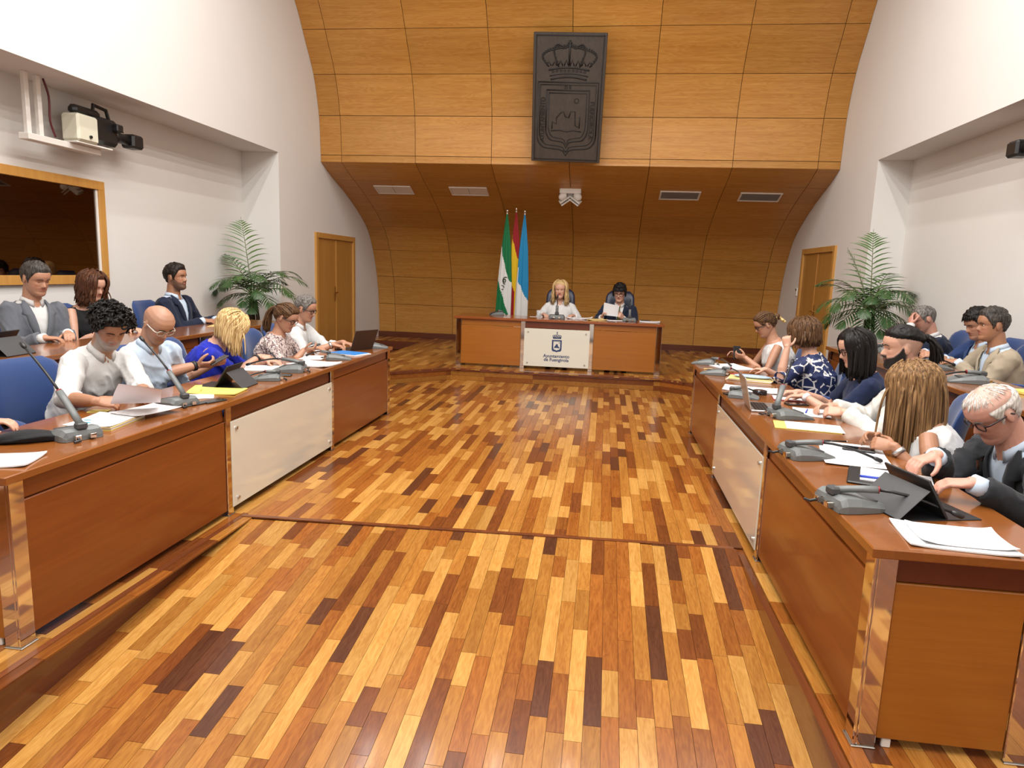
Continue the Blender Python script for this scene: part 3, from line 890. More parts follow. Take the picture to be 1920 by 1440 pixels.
    def sleeves(b, extent, k=1.0, loose=1.0):
        for left, S, E_, Wr, dfl, nfl, a in arms:
            ex = a.get('sleeve', extent)
            if ex <= 0: continue
            kf = (.88 if fem else 1.0) * k
            pts = [S + (S - E_) * .10 - L * (1 if left else -1) * .02 * s, S, S * .72 + E_ * .28, S * .4 + E_ * .6, E_, E_ * .7 + Wr * .3, E_ * .35 + Wr * .65, Wr * .96 + E_ * .04]
            rad = [.050, .066, .064, .059, .053 * loose, .050 * loose, .045 * loose, .039 * loose]
            par = [-.1, 0, .28, .6, 1, 1.3, 1.65, 1.96]
            P2, R2 = [], []
            for i in range(len(pts)):
                if par[i] <= ex + 1e-6: P2.append(pts[i]); R2.append(rad[i] * s * kf)
                else:
                    t = (ex - par[i - 1]) / (par[i] - par[i - 1])
                    if t > .02: P2.append(pts[i - 1] * (1 - t) + pts[i] * t); R2.append((rad[i - 1] * (1 - t) + rad[i] * t) * s * kf * a.get('flare', 1.08))
                    break
            b.tube(P2, R2, 18)
    def nv(me, n):
        Nn = np.empty(n * 3); me.vertices.foreach_get('normal', Nn); return Nn.reshape(-1, 3)
    top = g('top'); jacket = g('jacket')
    amp = g('folds', .010)
    def garment(name, mat, k, ext, vox, d0, vneck=None, loose=1.0, hem=None, amp_=amp, rnd=0):
        b = MB(); torso(b, k, d0, hem); sleeves(b, ext, k, loose)
        me, V = remesh(b, vox, 4, .5)
        V = V + nv(me, len(V)) * folds(V, amp_, 11.0, rnd)[:, None]
        setco(me, V)
        if vneck:
            Vd, w0 = vneck
            rel = V - NB
            dd = -(rel @ U) / s; lat = (rel @ L) / s; fw = (rel @ Ft) / s
            lim = np.where(dd < 0, w0, w0 * (1 - dd / Vd) + .004)
            kill = (fw > .01) & (fw < np.interp(dd, st_d, st_b) * 1.075 + .022) & (np.abs(lat) < lim) & (dd < Vd)
            bm = bmesh.new(); bm.from_mesh(me); bm.verts.ensure_lookup_table()
            bmesh.ops.delete(bm, geom=[bm.verts[i] for i in np.nonzero(kill)[0]], context='VERTS'); bm.to_mesh(me); bm.free()
            V = np.empty(len(me.vertices) * 3); me.vertices.foreach_get('co', V); V = V.reshape(-1, 3)
        ob = mobj(name, me, mat, root, V)
        if vneck:
            sm = ob.modifiers.new('thickness', 'SOLIDIFY'); sm.thickness = .006; sm.offset = -1
        return ob
    nck = g('neckline', .008)
    if jacket:
        sh = garment(g('topname', 'shirt'), top, 1.0, 0, .012, nck, hem=.40, amp_=.003)
        jk = garment('jacket', jacket, 1.075, g('sleeve', 1.90), .0115, .016, vneck=g('vneck', (.30, .062)), loose=1.1, rnd=hash(cfg['label']) % 17)
        Vd, w0 = g('vneck', (.30, .062))
        for sg in (-1, 1):
            rows = []; lp = MB()
            for d, i0, i1 in ((.0, .066, .078), (.035, .060, .098), (.085, .050, .118), (.092, .048, .098), (.16, .034, .085), (.24, .018, .050), (Vd, .004, .014)):
                row = [front(d, sg * (i0 + (i1 - i0) * q), .016 * s + .010 * s * (1 - abs(q - .4))) for q in (0, .33, .66, 1)]
                row += [p - Ft * .006 * s for p in row[::-1]]
                rows.append(row)
            lp.loft(rows); lp.build('lapel', jacket, jk, True)
        if g('tie'):
            tp = MB(); rows = []
            for d, w in ((.018, .014), (.04, .016), (.05, .012), (.14, .022), (.30, .036)):
                c = front(d, 0, .010 * s); c2 = front(d, 0, .020 * s)
                rows.append([c - L * w * s, c2 - L * w * .5 * s, c2 + L * w * .5 * s, c + L * w * s])
            tp.loft(rows); tp.build('tie', g('tie'), root, True)
        for left, S, E_, Wr, dfl, nfl, a in arms:           # shirt cuff
            MB().tube([E_ * .14 + Wr * .86, Wr * 1.0 + dfl * .012 * s], [.036 * s, .035 * s], 14).build('shirt_cuff', top, root, True)
    else:
        garment(g('topname', 'shirt'), top, g('fit', 1.03), g('sleeve', 1.9), .0105, nck, loose=g('loose', 1.08), rnd=len(cfg['label']))
    if g('collar'):
        cm = g('collar'); cb = MB(); n = 30; op = g('collar_open', .32)
        for sg in (1,):
            outer, inner = [], []
            rows = []
            for i in range(n + 1):
                q = op + (2 * PI - 2 * op) * i / n
                rx, ry = (.056 * s, .058 * s) if not fem else (.052 * s, .053 * s)
                cc = NB - U * .008 * s
                tipf = max(0, 1 - min(i, n - i) / 5.0)
                dirv = Ft * math.cos(q) + L * math.sin(q)
                base_ = cc + Ft * (rx * math.cos(q) - .004 * s) + L * ry * math.sin(q)
                upv = U * (.029 - .013 * max(0, math.cos(q))) * s
                low = base_ + dirv * (.013 + .014 * tipf) * s - U * (.004 + .032 * tipf) * s
                rows.append([base_ - U * .010 * s, base_ + upv * .95 - dirv * .004 * s, base_ + upv + dirv * .004 * s, low + dirv * .004 * s, low])
            cb.loft(rows)
        cb.build('collar', cm, root, True)
    # ---- trousers and shoes
    tm = g('bottom', M['trousers'])
    tb = MB(); kn = []
    tb.ell(hip + Z * .02, (.155 * s * (1.05 if fem else 1), .155 * s, .11 * s), None, 18, 12)
    for sg in (-1, 1):
        h0 = hip + L * sg * .085 * s; k_ = hip + F * .40 * s + L * sg * .11 * s - Z * .0; an = np.array([k_[0], k_[1], fz + .09]) + F * .03
        tb.tube([h0, h0 * .5 + k_ * .5, k_, k_ * .5 + an * .5 , an], [.085 * s, .075 * s, .060 * s, .054 * s, .048 * s], 14)
        kn.append(an)
    me, V = remesh(tb, .018, 3, .5)
    mobj('trousers', me, tm, root, V)
    for an in kn:
        c = an + F * .055 - Z * .05
        sb = MB().ell((c[0], c[1], fz + .042), (.135, .046, .040), np.array(Matrix.Rotation(phi, 3, 'Z')), 16, 8)
        sb.build('shoe', M['shoe'], root, True)
    # ---- hair
    hk = g('hair')
    if hk: hair(root, hk, HAIR[g('hair_col', 'dark')], HW_, R, s, cfg, NB, F, L)
    if g('glasses'): spectacles(root, HW_, s, g('glasses'), R)
    for w in g('wrist', []):
        left, S, E_, Wr, dfl, nfl, a = arms[0 if w[0] == 'l' else 1]
        u = nrm(Wr - E_); c = Wr - u * w[3] * s
        wb_ = MB(); wb_.tube([c - u * w[2] * s, c + u * w[2] * s], [.0335 * s * (.88 if fem else 1)] * 2, 18)
        wo = wb_.build(w[4] if len(w) > 4 else 'wristband', w[1], root, True)
    return root

def scalp(HW_, mask, thick, jit=.0, seed=0, nz=70, nt=120, sc=60):
    """hair cap grown from the head surface : mask(theta_deg, z) > 0 where hair grows"""
    b = MB(); zz = np.interp(np.linspace(0, 1, nz), [0, .8, 1], [.02, .222, .232]); th = np.linspace(0, 2 * PI, nt, endpoint=False)
    idx = {}; vv = []
    for i, z in enumerate(zz):
        P = head_pt(th, np.full(nt, z), False)
        for j in range(nt):
            td = math.degrees(th[j]); td = td if td <= 180 else 360 - td
            m = mask(td, z, 1 if th[j] < PI else -1)
            if m > -.006:
                t = thick(td, z) * max(0, min(1, m / .014)) ** .6 + .0008
                c = np.array([-.01, 0, .13]); d = nrm(P[j] - c)
                t *= 1 + jit * noise.noise(Vector((P[j] * sc) + seed))
                idx[(i, j)] = len(vv); vv.append(P[j] + d * t)
    ff = []
    for i in range(nz - 1):
        for j in range(nt):
            k = (j + 1) % nt
            q = [(i, j), (i, k), (i + 1, k), (i + 1, j)]
            if all(x in idx for x in q): ff.append(tuple(idx[x] for x in q))
    if (nz - 1, 0) in idx:
        ff.append(tuple(idx[(nz - 1, j)] for j in range(nt)))
    b.add(HW_(np.array(vv)), ff)
    return b
def hairline(td, z, side, front=.187, temple=.150, nape=.055, burn=.095):
    hl = np.interp(td, [0, 28, 45, 58, 68, 76, 82, 88, 100, 108, 125, 180], [front, front - .001, front - .010, temple, .128, burn, burn, .140, .140, .105, .072, nape])
    return z - hl
def locks(b, HW_, R, s, roots, length, w=.012, grav=.55, out=.012, curl=0., jit=.35, step=.02, taper=.35, seed=3, flat=.5, follow=.11):
    """strands : roots are (theta_deg, z) ; they hug the skull down to z=follow and then hang"""
    rnd = random.Random(seed); gl = R.T @ np.array([0, 0, -1.0])
    c = np.array([-.01, 0, .12])
    for ri, (td, z0) in enumerate(roots):
        th = math.radians(td); pts = []
        o = out * rnd.uniform(.7, 1.3)
        z = z0
        while z > follow and len(pts) < 14:
            p = head_pt(np.array([th]), np.array([z]), False)[0]; d = nrm(p - c)
            pts.append(p + d * o); z -= .022
        if len(pts) < 2:
            p = head_pt(np.array([th]), np.array([z0]), False)[0]; d = nrm(p - c); pts = [p + d * o * .8, p + d * o + gl * .012]
        ln = (length(td) if callable(length) else length) * rnd.uniform(.85, 1.1)
        d = nrm(pts[-1] - pts[-2]); p = pts[-1]; acc = 0; ph = rnd.uniform(0, 6.28)
        jv = np.array([rnd.gauss(0, 1), rnd.gauss(0, 1), rnd.gauss(0, 1)]) * jit * .12
        while acc < ln:
            d = nrm(d * (1 - grav * .35) + gl * grav * .35 + jv * .25)
            off = 0 if not curl else curl
            p = p + d * step; acc += step
            q = p + np.array([math.sin(acc * 60 + ph), math.cos(acc * 60 + ph), 0]) * off
            pts.append(q)
        n = len(pts); W = [HW_(p) for p in pts]
        rr = [(w * s * (1 - (1 - taper) * (i / (n - 1)) ** 2) * (.65 if i == 0 else 1), w * s * flat * (1 - (1 - taper) * (i / (n - 1)) ** 2)) for i in range(n)]
        ctr = HW_(np.array([-.01, 0, .10])); upv = np.cross(nrm(W[1] - W[0]), nrm(W[0] - ctr))
        b.tube(W, rr, 6, up=nrm(W[0] - ctr))
def hair(root, kind, mat, HW_, R, s, cfg, NB, F, L):
    g = cfg.get; rnd = random.Random(hash(kind) % 1000 + 5); sd = len(cfg['label'])
    if kind in ('short', 'fringe', 'curly', 'sidepart'):
        fr = g('front_line', .187); tp = g('temple', .152); tk = g('thick', .010)
        top = lambda td, z: tk * (1 + .9 * sstep(.17, .22, z)) * (.55 + .45 * sstep(.09, .16, z))
        b = scalp(HW_, lambda td, z, sd_: hairline(td, z, sd_, fr, tp), top, .45, sd)
        if kind == 'curly':
            b = scalp(HW_, lambda td, z, sd_: hairline(td, z, sd_, .182, .145), lambda td, z: .026 * (.45 + .55 * sstep(.11, .17, z)), .9, sd)
            for i in range(340):
                td = rnd.uniform(-180, 180); z = rnd.uniform(.10, .231)
                if hairline(abs(td), z, 1, .180, .150) < .0: continue
                p = head_pt(np.array([math.radians(td)]), np.array([z]), False)[0]; d = nrm(p - np.array([-.01, 0, .13]))
                k = .45 + .55 * float(sstep(.12, .17, z))
                ax = nrm(np.cross(d, (rnd.gauss(0, 1), rnd.gauss(0, 1), rnd.gauss(0, 1)))); bx_ = np.cross(d, ax); r0 = rnd.uniform(.009, .014) * (.6 + .4 * k); a0 = rnd.uniform(0, 6.28)
                cpt = p + d * rnd.uniform(.016, .030) * k
                pts = [cpt + (ax * math.cos(a0 + q) + (bx_ * .6 + d * .6) * math.sin(a0 + q)) * r0 + d * .003 * q for q in np.linspace(0, 4.6, 8)]
                b.tube([HW_(q) for q in pts], [.0028 * s, .0055 * s, .0062 * s, .0062 * s, .0060 * s, .0052 * s, .0040 * s, .0018 * s], 6)
        if kind in ('fringe', 'sidepart'):
            rt = [(rnd.uniform(-62, 62), rnd.uniform(.19, .222)) for _ in range(60)]
            locks(b, HW_, R, s, rt, .026, .007, .6, .012, 0, .5, .010, .3, sd, .6, .172 if kind == 'fringe' else .190)
            if kind == 'fringe':
                rt = [(sg * rnd.uniform(70, 180), rnd.uniform(.15, .20)) for _ in range(40) for sg in (-1, 1)]
                locks(b, HW_, R, s, rt, .05, .010, .6, .014, 0, .4, .014, .3, sd + 1, .5, .11)
    elif kind == 'balding':          # hair only round the sides and back
        lim = g('bald_top', .175)
        b = scalp(HW_, lambda td, z, sd_: min(hairline(td, z, sd_, .3, .16), lim + .03 * float(sstep(100, 175, td)) - z) if td > 50 else -1, lambda td, z: g('thick', .008), .5, sd)
        if g('wisps'):
            rt = [(rnd.uniform(-170, 170), rnd.uniform(.196, .228)) for _ in range(240)]
            locks(b, HW_, R, s, rt, .012, .0013, .2, .0015, 0, .4, .008, .3, sd, .8, .190)
    elif kind == 'undercut':
        b = scalp(HW_, lambda td, z, sd_: z - np.interp(td, [0, 30, 60, 90, 130, 180], [.186, .184, .176, .168, .150, .125]), lambda td, z: .012, .3, sd)
        rt = [(rnd.uniform(-80, 80), rnd.uniform(.185, .205)) for _ in range(30)]
        gl = 0
        for i in range(34):       # combed back strands
            y0 = rnd.uniform(-.052, .052); z0 = .196 - abs(y0) * .35
            pts = [(.062 - abs(y0) * .3, y0, z0), (.02, y0 * .95, .236 - abs(y0) * .30), (-.04, y0 * .85, .230 - abs(y0) * .3), (-.09, y0 * .5, .195), (-.115, y0 * .25, .165)]
            W = [HW_(p) for p in catmull(pts, 3)]
            b.tube(W, [(.010 * s, .006 * s)] * len(W), 6)
        kn = HW_((-.122, 0, .160))
        b.ell(kn, (.022 * s, .022 * s, .022 * s), None, 10, 8)
        gl = R.T @ np.array([0, 0, -1.0])
        for i in range(40):
            a = rnd.uniform(0, 6.28); r = rnd.uniform(0, .02)
            p = np.array([-.128, math.cos(a) * r, .158 + math.sin(a) * r]); pts = [p]; d = nrm((-1, rnd.gauss(0, .25), -.2))
            for k in range(9):
                d = nrm(d * .8 + gl * .30 + np.array([rnd.gauss(0, .1), rnd.gauss(0, .1), 0])); p = p + d * .018; pts.append(p)
            b.tube([HW_(q) for q in pts], [.009 * s] * 6 + [.007 * s, .005 * s, .003 * s, .001 * s], 6)
    elif kind in ('pony', 'bun'):
        b = scalp(HW_, lambda td, z, sd_: hairline(td, z, sd_, .190, .158, .06, .12), lambda td, z: .009, .3, sd)
        for i in range(80):
            td = rnd.uniform(-165, 165); z0 = float(np.interp(abs(td), [0, 45, 60, 85, 110, 165], [.190, .182, .165, .145, .11, .075])) + .004
            p0 = head_pt(np.array([math.radians(td)]), np.array([z0]), False)[0]
            p2 = np.array(g('tie_at', (-.108, 0, .150))); md = (p0 + p2) / 2; dr = nrm(md - np.array([-.01, 0, .12]))
            rr = max(np.linalg.norm(p0 - np.array([-.01, 0, .12])), .10)
            pts = [p0 + nrm(p0 - np.array([-.01, 0, .12])) * .006]
            for t in (.25, .5, .75):
                q = p0 * (1 - t) + p2 * t; dq = nrm(q - np.array([-.01, 0, .12]))
                # push out to the skull
                lo = .03
                for st_ in np.linspace(.03, .14, 23):
                    w_ = np.array([-.01, 0, .12]) + dq * st_
                    if w_[2] > .232: lo = st_; break
                    Wd = float(np.interp(w_[2], HZ, HW)); Fm = float(np.interp(w_[2], HZ, HF)); Bm = -float(np.interp(w_[2], HZ, HB)) + 1e-6
                    ex = (w_[0] / Fm if w_[0] > 0 else -w_[0] / Bm)
                    lo = st_
                    if ex ** 2 + (w_[1] / (Wd + 1e-6)) ** 2 > 1: break
                pts.append(np.array([-.01, 0, .12]) + dq * (lo + .010))
            pts.append(p2)
            W = [HW_(q) for q in catmull(pts, 3)]
            b.tube(W, [(.010 * s, .005 * s)] * len(W), 6)
        gl = R.T @ np.array([0, 0, -1.0]); tp = np.array(g('tie_at', (-.108, 0, .150)))
        if kind == 'pony':
            for i in range(70):
                a = rnd.uniform(0, 6.28); r = rnd.uniform(0, .016)
                p = tp + np.array([0, math.cos(a) * r, math.sin(a) * r]); pts = [p]; d = nrm((-1, rnd.gauss(0, .16), -.25 + rnd.gauss(0, .12)))
                for k in range(12):
                    d = nrm(d * .8 + gl * .27 + np.array([rnd.gauss(0, .05), rnd.gauss(0, .05), 0])); p = p + d * .021; pts.append(p)
                b.tube([HW_(q) for q in pts], [.010 * s] * 8 + [.008 * s, .007 * s, .005 * s, .003 * s, .001 * s], 6)
        else:
            b.ell(HW_(tp + np.array([-.02, 0, 0])), (.034 * s, .034 * s, .034 * s), None, 12, 8)
        tb = MB()
        for k in range(10):
            a = 2 * PI * k / 10; c = HW_(tp + np.array([-.006, .024 * math.cos(a), .024 * math.sin(a)]))
            tb.ell(c, (.013 * s, .014 * s, .013 * s), None, 8, 6)
        if kind == 'bun':
            for k in range(7):
                c = HW_(tp + np.array([-.03 - .006 * k, .012 * math.sin(k * 2), -.012 * k])); tb.ell(c, (.016 * s, .014 * s, .014 * s), None, 8, 6)
        tb.build('hair_tie', g('tie_mat', M['blackcloth']), root, True)
    else:                            # long loose hair : kind = 'long'
        z_end = g('hair_len', .20); nl = g('nlocks', 240)
        b = scalp(HW_, lambda td, z, sd_: hairline(td, z, sd_, .196, .165, .05, .12), lambda td, z: g('thick', .014), .3, sd)
        part = g('part', 0); fmin = g('face_open', 62)
        rt = []
        for i in range(nl):
            td = rnd.uniform(fmin, 180) * rnd.choice((-1, 1)); z0 = rnd.uniform(.13, .224)
            rt.append((td, z0))
        for i in range(int(nl * .35)):          # frame of the face
            td = rnd.choice((-1, 1)) * rnd.uniform(fmin - 22, fmin + 14); rt.append((td, rnd.uniform(.195, .226)))
        locks(b, HW_, R, s, rt, lambda td: z_end * (1 if abs(td) > 85 else g('front_len', .9)), g('lock_w', .0095), g('grav', .55), g('out', .016), g('curl', .0), g('jit', .18), .022, .4, sd, .45, g('follow', .11))
    return b.build('hair', mat, root, True)
def spectacles(root, HW_, s, mat, R):
    b = MB()
    for sg in (-1, 1):
        pts = []
        for k in range(17):
            a = 2 * PI * k / 16
            yy = .0335 + .0245 * np.sign(math.cos(a)) * abs(math.cos(a)) ** .75; zz = .112 + .0175 * np.sign(math.sin(a)) * abs(math.sin(a)) ** .75
            pts.append(HW_((.086 - .10 * max(0, yy - .03) , sg * yy, zz)))
        b.tube(pts, .0026 * s, 6)
        b.tube([HW_(p) for p in ((.083, sg * .058, .118), (.070, sg * .071, .119), (.03, sg * .077, .119), (-.015, sg * .080, .120), (-.028, sg * .080, .108))], [(.0026 * s, .0040 * s)] * 5, 6)
    b.tube([HW_(p) for p in ((.086, -.010, .116), (.090, 0, .118), (.086, .010, .116))], .0018 * s, 6)
    return b.build('glasses', mat, root, True)

# ------------------------------------------------------------------ fixed fittings
M['darkglass'] = plain('dark_mirror_glass', (0.20, 0.15, 0.12), 0.02, metal=1.0)
w1 = thing('window_1', 'dark glazed interior window with pale wooden frame in the left recess', 'window', (NLX, 5.2, 1.33)); del w1['category']; struct(w1)
wy0, wy1, wz0, wz1, fw = 3.4, 6.615, 1.315, 2.335, .085
for nm, a, c, z0_, z1_ in (('frame', wy0, wy1, wz0, wz0 + fw), ('frame', wy0, wy1, wz1 - fw, wz1), ('frame', wy1 - fw, wy1, wz0 + fw, wz1 - fw), ('frame', wy0, wy0 + fw, wz0 + fw, wz1 - fw)):
    MB().cbox((NLX - .01, a, z0_), (NLX + .035, c, z1_), .003).build(nm, M['framewood'], w1)
MB().box((NLX, wy0 + fw, wz0 + fw), (NLX + .006, wy1 - fw, wz1 - fw)).build('pane', M['darkglass'], w1)
MB().cbox((NLX, wy1 - fw - .025, wz0 + fw), (NLX + .02, wy1 - fw, wz1 - fw), .002).build('stop_bead', M['white'], w1)

# wall switch by the right door
sw_ = thing('wall_thermostat', 'small pale thermostat on the wall beside the right door', 'thermostat', (WR, 12.48, 1.36))
MB().cbox((WR - .022, 12.44, 1.33), (WR, 12.52, 1.47), .004).build('body', M['white'], sw_); MB().box((WR - .026, 12.455, 1.42), (WR - .022, 12.505, 1.455)).build('display', M['black'], sw_)

# air grilles in the lower shell
def shell_y(z): return float(np.interp(-z, -PL[:, 1], PL[:, 0]))
M['grillegrey'] = plain('grey_grille', (.22, .21, .20), .5)
def vent(xc_, label, grey):
    zc = 2.885; yc_ = shell_y(zc); t = nrm((0, shell_y(zc - .05) - shell_y(zc + .05), -.10)); n = nrm(np.cross((1, 0, 0), t))
    if n[1] > 0: n = -n
    r = thing('air_grille', label, 'air grille', (xc_, yc_, zc), 0, 'air grilles under the canopy')
    Mx = np.eye(4); Mx[:3, 0] = (1, 0, 0); Mx[:3, 1] = -t; Mx[:3, 2] = n; Mx[:3, 3] = (xc_, yc_, zc)
    h_, w_ = .155, .32
    for lo, hi in (((-w_, -h_, 0), (w_, -h_ + .028, .016)), ((-w_, h_ - .028, 0), (w_, h_, .016)), ((-w_, -h_ + .028, 0), (-w_ + .028, h_ - .028, .016)), ((w_ - .028, -h_ + .028, 0), (w_, h_ - .028, .016))):
        MB().cbox(lo, hi, .003).xf(Mx).build('frame', M['white'], r)
    mt = M['grillegrey'] if grey else M['white']
    MB().box((-w_ + .02, -h_ + .02, .001), (w_ - .02, h_ - .02, .004)).xf(Mx).build('backing', M['grillegrey'], r)
    if grey:
        for k in range(9): MB().box((-w_ + .028, -.110 + .0245 * k, .005), (w_ - .028, -.110 + .0245 * k + .012, .012)).xf(Mx).build('slat', mt, r)
    else:
        for sg in (-1, 1): MB().cbox((-.004 if sg > 0 else -w_ + .03, -h_ + .03, .006) if sg < 0 else (.004, -h_ + .03, .006), (w_ - .03 if sg > 0 else -.004, h_ - .03, .011), .002).xf(Mx).build('cover', mt, r)
vent(-3.66, 'leftmost white closed air grille under the wooden canopy', False)
vent(-2.36, 'white closed air grille left of the ceiling spotlights', False)
vent(1.10, 'grey slatted air grille right of the ceiling spotlights', True)
vent(2.35, 'rightmost grey slatted air grille under the wooden canopy', True)
# twin fitting on the canopy
zc = 2.90; yc_ = shell_y(zc) - .02
tw = thing('twin_spotlight', 'white twin spotlight fitting on the canopy above the presiding desk', 'spotlight', (-.655, yc_, zc))
MB().cbox((-.83, yc_ - .10, zc - .04), (-.48, yc_ + .05, zc + .14), .012).build('housing', M['white'], tw)
MB().cbox((-.70, yc_ - .07, zc - .10), (-.61, yc_ - .02, zc - .04), .006).build('stem', M['grillegrey'], tw)
for sg in (-1, 1):
    Mx = np.array(Matrix.Translation((-.655 + sg * .115, yc_ - .06, zc - .09)) @ Matrix.Rotation(sg * .62, 4, 'Y') @ Matrix.Rotation(.5, 4, 'X'))
    hd = MB().ell((0, 0, .01), (.075, .06, .06), None, 16, 10).xf(Mx).build('lamp_head', M['white'], tw, True)
    for k in (0, 1): MB().cbox((-.10, -.07, -.05 - .045 * k), (.10, .07, -.038 - .045 * k), .004).xf(Mx).build('reflector', M['white'], hd)

# carved crest board
M['slate'] = wood('dark_carved_board', (.058, .047, .038), (.034, .027, .022), 'z', 1.4, .5, 0.1, rnd=0)
M['carve'] = plain('carved_line', (.009, .007, .006), .6)
cb0 = np.array((-.70, 10.66, 3.225)); cb1 = np.array((-.662, 10.05, 4.83))
cr = thing('crest_board', 'tall dark carved board with crown and shield on the canopy', 'crest', tuple(cb0))
uz = nrm(cb1 - cb0); CH = float(np.linalg.norm(cb1 - cb0)); ux = np.array((1., 0, 0)); ux = nrm(ux - uz * (ux @ uz)); un = np.cross(ux, uz)
if un[1] > 0: un = -un
CM = np.eye(4); CM[:3, 0] = ux; CM[:3, 1] = uz; CM[:3, 2] = un; CM[:3, 3] = cb0
CW = .505
MB().cbox((-CW, 0, -.02), (CW, CH, .05), .008).xf(CM).build('board', M['slate'], cr)
for lo, hi in (((-CW + .035, .03, .05), (-CW + .05, CH - .03, .058)), ((CW - .05, .03, .05), (CW - .035, CH - .03, .058)), ((-CW + .035, CH - .045, .05), (CW - .035, CH - .03, .058)), ((-CW + .035, .03, .05), (CW - .035, .045, .058))):
    MB().box(lo, hi).xf(CM).build('border', M['carve'], cr)
def relief(nm, pts, r=.009, z=.052, mat='carve', close=False):
    P = [(p[0] * CW, p[1] * CH, z) for p in pts]
    if close: P.append(P[0])
    return MB().tube(P, [(r, r * .7)] * len(P), 6, up=(0, 0, 1)).xf(CM).build(nm, M[mat], cr, True)
def shield(k, top, bot, w):
    """half width w, bottom point at bot"""
    pts = [(-w, top), (w, top), (w, bot + .16)]
    for a in np.linspace(0, PI / 2, 6): pts.append((w - .35 * w * (1 - math.cos(a)) * 1.0, bot + .16 - .10 * math.sin(a)))
    pts += [(.25 * w, bot + .052), (.10 * w, bot + .040), (0, bot), (-.10 * w, bot + .040), (-.25 * w, bot + .052)]
    for a in np.linspace(PI / 2, 0, 6): pts.append((-w + .35 * w * (1 - math.cos(a)), bot + .16 - .10 * math.sin(a)))
    pts.append((-w, bot + .16))
    return pts
for k, (tp, bt, w) in enumerate(((.635, .055, .84), (.615, .080, .78), (.575, .118, .60), (.552, .142, .53))):
    relief('shield_outline', shield(k, tp, bt, w), .010 if k % 2 == 0 else .007, close=True)
# crown : band, arches with beads, cross
for z_, w, r in ((.665, .50, .012), (.690, .53, .008), (.735, .56, .012)):
    relief('crown_band', [(-w + 2 * w * t, z_ + .020 * (1 - (2 * t - 1) ** 2) - .010) for t in np.linspace(0, 1, 13)], r)
for i in range(9):
    x_ = -.44 + .11 * i
    relief('crown_jewel', [(x_ + .03 * math.cos(a), .712 + .010 * (1 - (x_ / .5) ** 2) + .008 * math.sin(a)) for a in np.linspace(0, 2 * PI, 9)], .005)
for i, (x0_, top_, xm) in enumerate(((-.62, .862, -.66), (-.32, .900, -.38), (.32, .900, .38), (.62, .862, .66))):
    pts = catmull([(x0_ * .9, .75), (xm * 1.12, top_ - .045), (xm * .9, top_), (xm * .45, .885), (0, .905)], 4)
    relief('crown_arch', [tuple(p) for p in pts], .010)
    for p in pts[1:-1:1]:
        q = (p[0] * CW, (p[1] + .012) * CH, .055)
        MB().ell(q, (.012, .012, .008), None, 8, 6).xf(CM).build('crown_bead', M['carve'], cr, True)
relief('crown_cross', [(0, .765), (0, .945)], .014); relief('crown_cross', [(-.06, .925), (.06, .925)], .010)
for i in range(8):
    x_ = -.56 + .16 * i
    relief('crown_leaf', [(x_ - .06, .758), (x_, .805 - .03 * abs(x_)), (x_ + .06, .758)], .009)
relief('castle', [(-.42, .27), (-.42, .33), (-.30, .31), (-.30, .36), (-.18, .40), (-.10, .41), (-.05, .37), (.05, .36), (.10, .41), (.22, .41), (.24, .30), (.36, .28), (.36, .37)], .008)
relief('castle', [(-.45, .255), (-.2, .262), (0, .25), (.2, .262), (.42, .252)], .008)
relief('sun', [(.25 + .06 * math.cos(a), .495 + .018 * math.sin(a)) for a in np.linspace(0, 2 * PI, 11)], .006)
relief('ribbon', [(-.12, .098), (0, .094), (.12, .098)], .008)
def text_verts(s_, size, depth=.0, bold=0.0):
    cu = bpy.data.curves.new('txt', 'FONT'); cu.body = s_; cu.size = size; cu.align_x = 'CENTER'; cu.align_y = 'CENTER'; cu.extrude = depth; cu.offset = bold; cu.resolution_u = 3
    ob = bpy.data.objects.new('txt', cu); COL.objects.link(ob)
    dg = bpy.context.evaluated_depsgraph_get(); me = bpy.data.meshes.new_from_object(ob.evaluated_get(dg))
    v = [tuple(p.co) for p in me.vertices]; f = [tuple(p.vertices) for p in me.polygons]
    bpy.data.objects.remove(ob, do_unlink=True); bpy.data.meshes.remove(me)
    return v, f
for txt, x_, z_, rot, sz, stretch in (('AYUNTAMIENTO', -.69, .345, PI / 2, .085, .92), ('FUENGIROLA', .69, .345, -PI / 2, .085, 1.0), ('D', -.055, .597, 0, .055, 1.3), ('E', .055, .597, 0, .055, 1.3)):
    v, f = text_verts(txt, sz, .006)
    b = MB().add([(p[0] * stretch, p[1], p[2]) for p in v], f)
    b.xf(np.array(Matrix.Translation((x_ * CW, z_ * CH, .054)) @ Matrix.Rotation(rot, 4, 'Z'))).xf(CM).build('lettering', M['carve'], cr)

